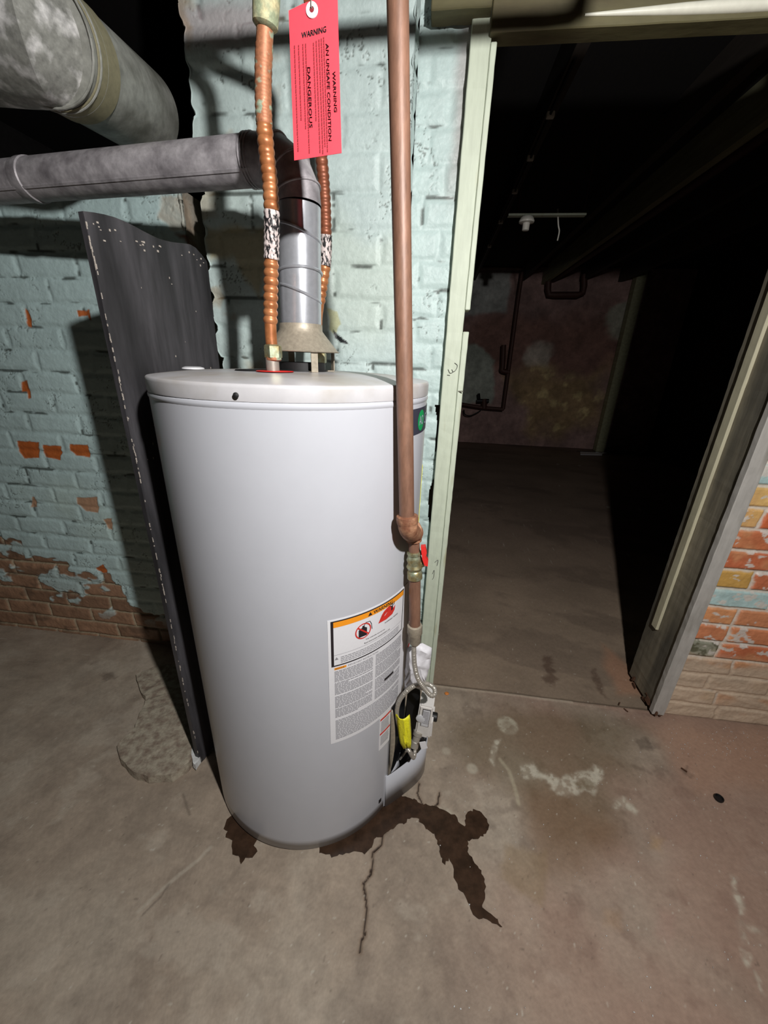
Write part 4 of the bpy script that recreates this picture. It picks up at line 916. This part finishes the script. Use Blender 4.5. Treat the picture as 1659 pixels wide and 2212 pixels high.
# yellow tag on the hose
bm = bmesh.new(); rows = []
for i, (xl, xr, y, dy) in enumerate([(854, 884, 1543, -6), (857, 886, 1556, -2), (860, 887, 1572, 0), (862, 888, 1588, 1), (865, 888, 1602, 3), (872, 887, 1614, 3)]):
    r = []
    for k in range(9):
        t = k/8; yy = y+(dy*(abs(t-.5)*2) if i else (0 if 0 < k < 2 else 10*math.sin(PI*t)*(-1)**0)); r.append(bm.verts.new(atY(xl+(xr-xl)*t, yy, 0.728-.011*math.sin(PI*t)+.0026*math.sin(k*2.3+i*1.1)+.0012*math.sin(k*5+i*3))))
    rows.append(r)
for a, b in zip(rows[:-1], rows[1:]):
    for k in range(8): bm.faces.new((a[k], a[k+1], b[k+1], b[k]))
yt = link('yellow_tag', bm, M['yellow'], None, True); s_ = yt.modifiers.new('s', 'SOLIDIFY'); s_.thickness = .0012; tag(yt, 'crumpled yellow caution tag wrapped on the flexible gas line', 'tag')

# ------------------------------------------------------------------ vent pipe
vp = empty('vent_pipe', (HC.x, HC.y, 1.25)); tag(vp, 'thin galvanised vent pipe rising from the heater and turning left', 'pipe')
VR = .0415
v0 = Vector((-.2845, .858, 1.246)); v1 = Vector((-.279, .858, 1.462))
tube('vertical_section', [v0, v1], VR, M['chrome'], vp, 40, 1, False, False)
def tring(name, c, nrm, R, r, material, parent):
    u, v = frame_from(nrm); c = Vector(c); pts = [c+(u*math.cos(2*PI*k/40)+v*math.sin(2*PI*k/40))*R for k in range(41)]
    return tube(name, pts, r, material, parent, 8, 1, False, False)
ax = (v1-v0).normalized()
for t, nrm, in ((.80, (.32, .1, 1)), (.50, (-.05, .1, 1)), (.33, (.34, .12, 1))):
    tring('gore_bead', v0+(v1-v0)*t, nrm, VR*1.03, .0026, M['chrome'], vp)
el = [v1, Vector((-.282, .860, 1.500)), Vector((-.309, .867, 1.536)), Vector((-.350, .876, 1.551)), Vector((-.395, .886, 1.552))]
hR = atY(557, 347, .882); hM = atY(0, 395, .985); hL = hR+(hM-hR)*1.8; HR = .0395
gz = [v1, Vector((-.280, .859, 1.484)), Vector((-.294, .862, 1.514)), Vector((-.322, .872, 1.536)), hR]
tube('elbow', gz, lambda l, t: VR+.001+(HR-VR)*l/t, M['galv'], vp, 40, 1, False, False)
for i in (1, 2, 3):
    tring('elbow_seam', gz[i], gz[min(i+1, 4)]-gz[i-1], VR+.0022-.0006*i, .0018, M['galv'], vp)
tube('horizontal_section', [hR, hL], HR, M['galv'], vp, 40, 1, False, True)
d_ = (hL-hR).normalized()
for s in (.004, .010, .016): tring('crimp', hR+d_*s, d_, HR+.0012, .0016, M['galv'], vp)
jt = hR+d_*.575
bm = bmesh.new(); lathe(bm, [(HR, -.012), (HR+.0025, -.010), (HR+.0025, .006), (HR, .02)], jt, d_, 40); link('joint_sleeve', bm, M['galv'], vp, True)
bm = bmesh.new(); u_ = Vector((0, -.80, -.6)); add_box(bm, (0, 0, 0), (1, 1, 1))
for v in bm.verts: v.co = hR+d_*(v.co.x*1.2)+u_*(HR+v.co.y*.0018)+Vector((0, .6, -.8))*(v.co.z*.005-.0025)
link('lock_seam', bm, M['galv'], vp)

# ------------------------------------------------------------------ large duct
DE = atY(307, 242, 1.17); D0 = atY(84, 79, .845); DL = D0+Vector((-.5, .04, .055))
DR = .0885
du = empty('furnace_duct', D0); tag(du, 'large round galvanised duct sloping back above the thin vent pipe', 'duct')
dd = (DE-D0).normalized(); 
tube('rear_section', [D0, D0.lerp(DE, .5), DE], DR, M['galv_dull'], du, 56, 1, False, True)
tube('front_section', [D0+dd*.04, D0, D0+(DL-D0)*.15, DL], lambda l, t: DR+.003, M['galv_fleck'], du, 56, 1, False, True)
bm = bmesh.new(); lathe(bm, [(DR+.001, .012), (DR+.0028, .014), (DR+.0028, .078), (DR+.001, .080)], D0, dd, 56); link('tape_band', bm, M['band'], du, True)
for s in (-.004, .020): tring('swage', D0+dd*s*0.9, dd, DR+.003, .0022, M['galv_dull'], du)
bm = bmesh.new(); q = D0.lerp(DE, .48); obox(bm, q+Vector((.0, -.0, 0))+(CAMv := (Vector(CAM)-q)).normalized()*(DR-.001), (1, 0, 0), (0, 1, 0), (0, 0, 1), .001, .001, .001); link('paint_fleck', bm, M['white'], du)

# ------------------------------------------------------------------ black board
b0 = Vector((-.641, .757, 0)); b1 = Vector((-.578, 1.045, 0)); bw_ = (b1-b0).normalized(); bn = Vector((bw_.y, -bw_.x, 0))
bm = bmesh.new(); n = 16; F = []; G = []
for i in range(n+1):
    t = i/n; z1 = 1.428+.006*math.sin(t*9)-.02*max(0, t-.85)/.15; zb_ = .012 if t > .1 else .002
    nz = 40; 
    c = b0.lerp(b1, t)+bn*(.010*math.sin(PI*t)); F.append([bm.verts.new(c+Vector((0, 0, zb_+(z1-zb_)*k/nz))+bn*random.uniform(-.0007, .0007)) for k in range(nz+1)]); G.append([bm.verts.new(c-bn*.0135+Vector((0, 0, zb_+(z1-zb_)*k/nz))) for k in range(nz+1)])
for i in range(n):
    for k in range(nz):
        bm.faces.new((F[i][k], F[i+1][k], F[i+1][k+1], F[i][k+1])); bm.faces.new((G[i][k], G[i][k+1], G[i+1][k+1], G[i+1][k]))
    bm.faces.new((F[i][nz], F[i+1][nz], G[i+1][nz], G[i][nz])); bm.faces.new((F[i][0], G[i][0], G[i+1][0], F[i+1][0]))
for k in range(nz): bm.faces.new((F[0][k], F[0][k+1], G[0][k+1], G[0][k])); bm.faces.new((F[n][k], G[n][k], G[n][k+1], F[n][k+1]))
bd = link('black_board', bm, M['board'], None, True); tag(bd, 'tall black painted board standing on edge left of the water heater', 'board')
bm = bmesh.new(); rn = random.Random(9)
for i in range(110):
    z = rn.choice([rn.uniform(.03, 1.42), rn.uniform(.3, .8), rn.uniform(.9, 1.42)]); w = rn.uniform(.0003, .0010); h = rn.uniform(.0008, .006)
    obox(bm, b0+Vector((0, 0, z))+bn*.0005-bw_*.0002+bw_*abs(rn.gauss(0, .0012)), bw_, bn, (0, 0, 1), w, .0007, h)
for i in range(26):
    t = rn.uniform(0.03, .95); obox(bm, b0.lerp(b1, t)+bn*(.010*math.sin(PI*t)+.0004)+Vector((0, 0, 1.418-rn.uniform(0, .03))), bw_, bn, (0, 0, 1), rn.uniform(.0006, .0022), .0006, rn.uniform(.0006, .002))
for i in range(18):
    t = rn.uniform(.05, .9); obox(bm, b0.lerp(b1, t)+bn*(.010*math.sin(PI*t)+.0004)+Vector((0, 0, rn.uniform(.95, 1.38))), bw_, bn, (0, 0, 1), rn.uniform(.0004, .001), .0005, rn.uniform(.0004, .003))
link('chipped_paint', bm, M['chip'], bd)['kind'] = 'stuff'

# ------------------------------------------------------------------ things on the floor
def clampb(p):
    t = (p-b0).dot(bn); return p if t < -.018 else p-bn*(t+.018)
def slab(name, px, z0, z1, material, amp=.0015, sub=3, inset=.008, jag=.002):
    P = [clampb(atZ(a, b, z1)) if name == 'concrete_lump' else atZ(a, b, z1) for a, b in px]; Q = []
    for i in range(len(P)):
        a, b = P[i], P[(i+1) % len(P)]
        for k in range(sub): Q.append(a.lerp(b, k/sub)+Vector((random.uniform(-jag, jag), random.uniform(-jag, jag), 0)))
    bm = bmesh.new(); c = sum(Q, Vector())/len(Q)
    lo = [bm.verts.new(Vector((p.x, p.y, z0))) for p in Q]; hi = [bm.verts.new(Vector((p.x+(c.x-p.x)*inset*2, p.y+(c.y-p.y)*inset*2, z1+random.uniform(-amp, amp)))) for p in Q]
    n = len(Q); bm.faces.new(lo[::-1]); f = bm.faces.new(hi)
    for i in range(n): bm.faces.new((lo[i], lo[(i+1) % n], hi[(i+1) % n], hi[i]))
    bmesh.ops.triangulate(bm, faces=[f for f in bm.faces if len(f.verts) > 4])
    return link(name, bm, material)
bl_ = slab('concrete_lump', [(293, 1455), (330, 1438), (365, 1432), (400, 1440), (430, 1500), (450, 1560), (455, 1610), (435, 1648), (405, 1662), (370, 1676), (320, 1680), (285, 1668), (258, 1640), (249, 1612), (258, 1600), (290, 1572), (298, 1545), (313, 1520), (314, 1505), (302, 1488)], -.003, .026, M['concrete'], .0018, 3, .008, .0026)
tag(bl_, 'low broken lump of concrete on the floor under the black board', 'concrete lump')
b0s = atZ(424, 1620, .018); o = slab('stone_chip', [(414, 1612), (420, 1604), (430, 1598), (434, 1622), (432, 1640), (422, 1656), (416, 1650), (413, 1630)], .014, .030, M['stone'], .002, 2, .05, .0012); tag(o, 'small pale stone chip at the foot of the black board', 'stone')
def stain(name, px, sub=4, jag=.003, z=.0008):
    P = [atZ(a, b, z) for a, b in px]; Q = []
    for i in range(len(P)):
        a, b = P[i], P[(i+1) % len(P)]; k_ = max(1, int((b-a).length/.006))
        for k in range(k_): Q.append(a.lerp(b, k/k_)+(Vector((random.uniform(-jag, jag), random.uniform(-jag, jag), 0)) if k else Vector()))
    from mathutils.geometry import delaunay_2d_cdt
    n_ = len(Q); vo, eo, fo, *_r = delaunay_2d_cdt([Vector((p.x, p.y)) for p in Q], [(i, (i+1) % n_) for i in range(n_)], [list(range(n_))], 1, 1e-5)
    bm = bmesh.new(); hv = [bm.verts.new((v.x, v.y, z)) for v in vo]
    for f in fo:
        try: bm.faces.new([hv[i] for i in f])
        except ValueError: pass
    ex = bmesh.ops.extrude_face_region(bm, geom=bm.faces[:])
    for v in ex['geom']:
        if isinstance(v, bmesh.types.BMVert): v.co.z -= .0035
    return link(name, bm, M['wet'])
o = stain('water_puddle', [(690, 1842), (720, 1850), (740, 1846), (765, 1838), (790, 1842), (803, 1830), (808, 1812), (830, 1800), (850, 1790), (862, 1778), (872, 1780), (880, 1768), (900, 1766), (912, 1778), (920, 1790), (938, 1800), (945, 1815), (950, 1835), (955, 1862), (962, 1868), (970, 1852), (978, 1868), (980, 1895), (990, 1920), (1005, 1935), (1015, 1955), (1022, 1975), (1035, 1985), (1052, 1985), (1085, 2002), (1075, 1985), (1052, 1968), (1042, 1960), (1048, 1940), (1050, 1915), (1040, 1880), (1022, 1858), (1010, 1840), (1010, 1815), (1035, 1810), (1050, 1800), (1057, 1782), (1040, 1755), (1022, 1747), (1008, 1758), (1004, 1785), (990, 1775), (985, 1762), (960, 1750), (935, 1740), (915, 1738), (900, 1728), (880, 1722), (862, 1715), (835, 1715), (790, 1770), (740, 1800), (690, 1825)], 4, .0034)
tag(o, 'dark water puddle branching out on the floor right of the heater base', 'puddle', 'water leaked around the heater base')
o = stain('water_puddle', [(490, 1770), (483, 1790), (492, 1795), (487, 1808), (502, 1815), (502, 1845), (515, 1848), (520, 1866), (530, 1852), (545, 1852), (556, 1838), (548, 1826), (556, 1812), (540, 1795), (520, 1775), (505, 1760)], 4, .002)
tag(o, 'small jagged dark water patch left of the heater base', 'puddle', 'water leaked around the heater base')
def blob(name, px, py, r, hz, material, label, cat, group=None, sx=1):
    c = atZ(px, py, 0); bm = bmesh.new(); bmesh.ops.create_icosphere(bm, subdivisions=2, radius=1)
    for v in bm.verts:
        k = 1+.35*(random.random()-.5); v.co = Vector((c.x+v.co.x*r*k*sx, c.y+v.co.y*r*k, max(-.001, hz*.6+v.co.z*hz*k)))
    o = link(name, bm, material, None, True); return tag(o, label, cat, group)
bm = bmesh.new(); c = atZ(1552, 1726, 0); lathe(bm, [(.001, .004), (.008, .004), (.0095, .008), (.012, .0075), (.0125, .003), (.011, -.001)], c, (0, 0, 1), 22, True)
tag(link('plastic_cap', bm, M['rubber'], None, True), 'small round black cap lying on the floor at right', 'cap')
blob('orange_scrap', 965, 1499, .007, .004, M['leafmat'], 'bright orange scrap on the floor beside the left door post', 'scrap', None, 1.2)
for px, py, lb in ((1478, 1663, 'dark wood splinter on the floor, left of the brown crumb'), (1352, 1534, 'dark twig by the foot of the right post'), (1338, 1520, 'dark twig in the doorway close to the right post')):
    c = atZ(px, py, .003); a = random.uniform(0, 3); bm = bmesh.new(); obox(bm, c, (math.cos(a), math.sin(a), 0), (-math.sin(a), math.cos(a), 0), (0, 0, 1), .008, .0018, .0015); tag(link('wood_splinter', bm, M['rot']), lb, 'splinter', 'dark splinters on the floor')
bm = bmesh.new(); rn = random.Random(21)
for i in range(210):
    if i < 90: c = atZ(rn.uniform(1440, 1659), rn.uniform(1570, 1640), 0)
    else: c = atZ(rn.uniform(920, 1650), rn.uniform(1480, 2200), 0)
    if i > 210: c = atZ(rn.uniform(20, 640), rn.uniform(1900, 2200), 0)
    if c.y > YR-.02 and c.x > .87: continue
    r = rn.uniform(.0004, .0014); obox(bm, c+Vector((0, 0, .0004)), (rn.random(), rn.random(), 0), (-rn.random(), rn.random()+.1, 0), (0, 0, 1), r, r*.7, .0008)
tag(link('floor_crumbs', bm, M['stone']), 'scattered pale crumbs and paint flecks over the concrete floor', 'crumbs', None, 'stuff')

# ------------------------------------------------------------------ light
ld = bpy.data.lights.new('work_light', 'AREA'); ld.shape = 'DISK'; ld.size = .05; ld.energy = 27.5; ld.color = (1.0, .985, .965)
lo = bpy.data.objects.new('work_light', ld); COL.objects.link(lo); lo.location = (.36, -.14, 1.725)
tgt = Vector((-.15, 1.1, .75)); lo.rotation_euler = (tgt-Vector(lo.location)).to_track_quat('-Z', 'Y').to_euler()
w = bpy.data.worlds.new('world'); scene.world = w; w.use_nodes = True
w.node_tree.nodes['Background'].inputs[0].default_value = (.6, .7, .8, 1); w.node_tree.nodes['Background'].inputs[1].default_value = .005
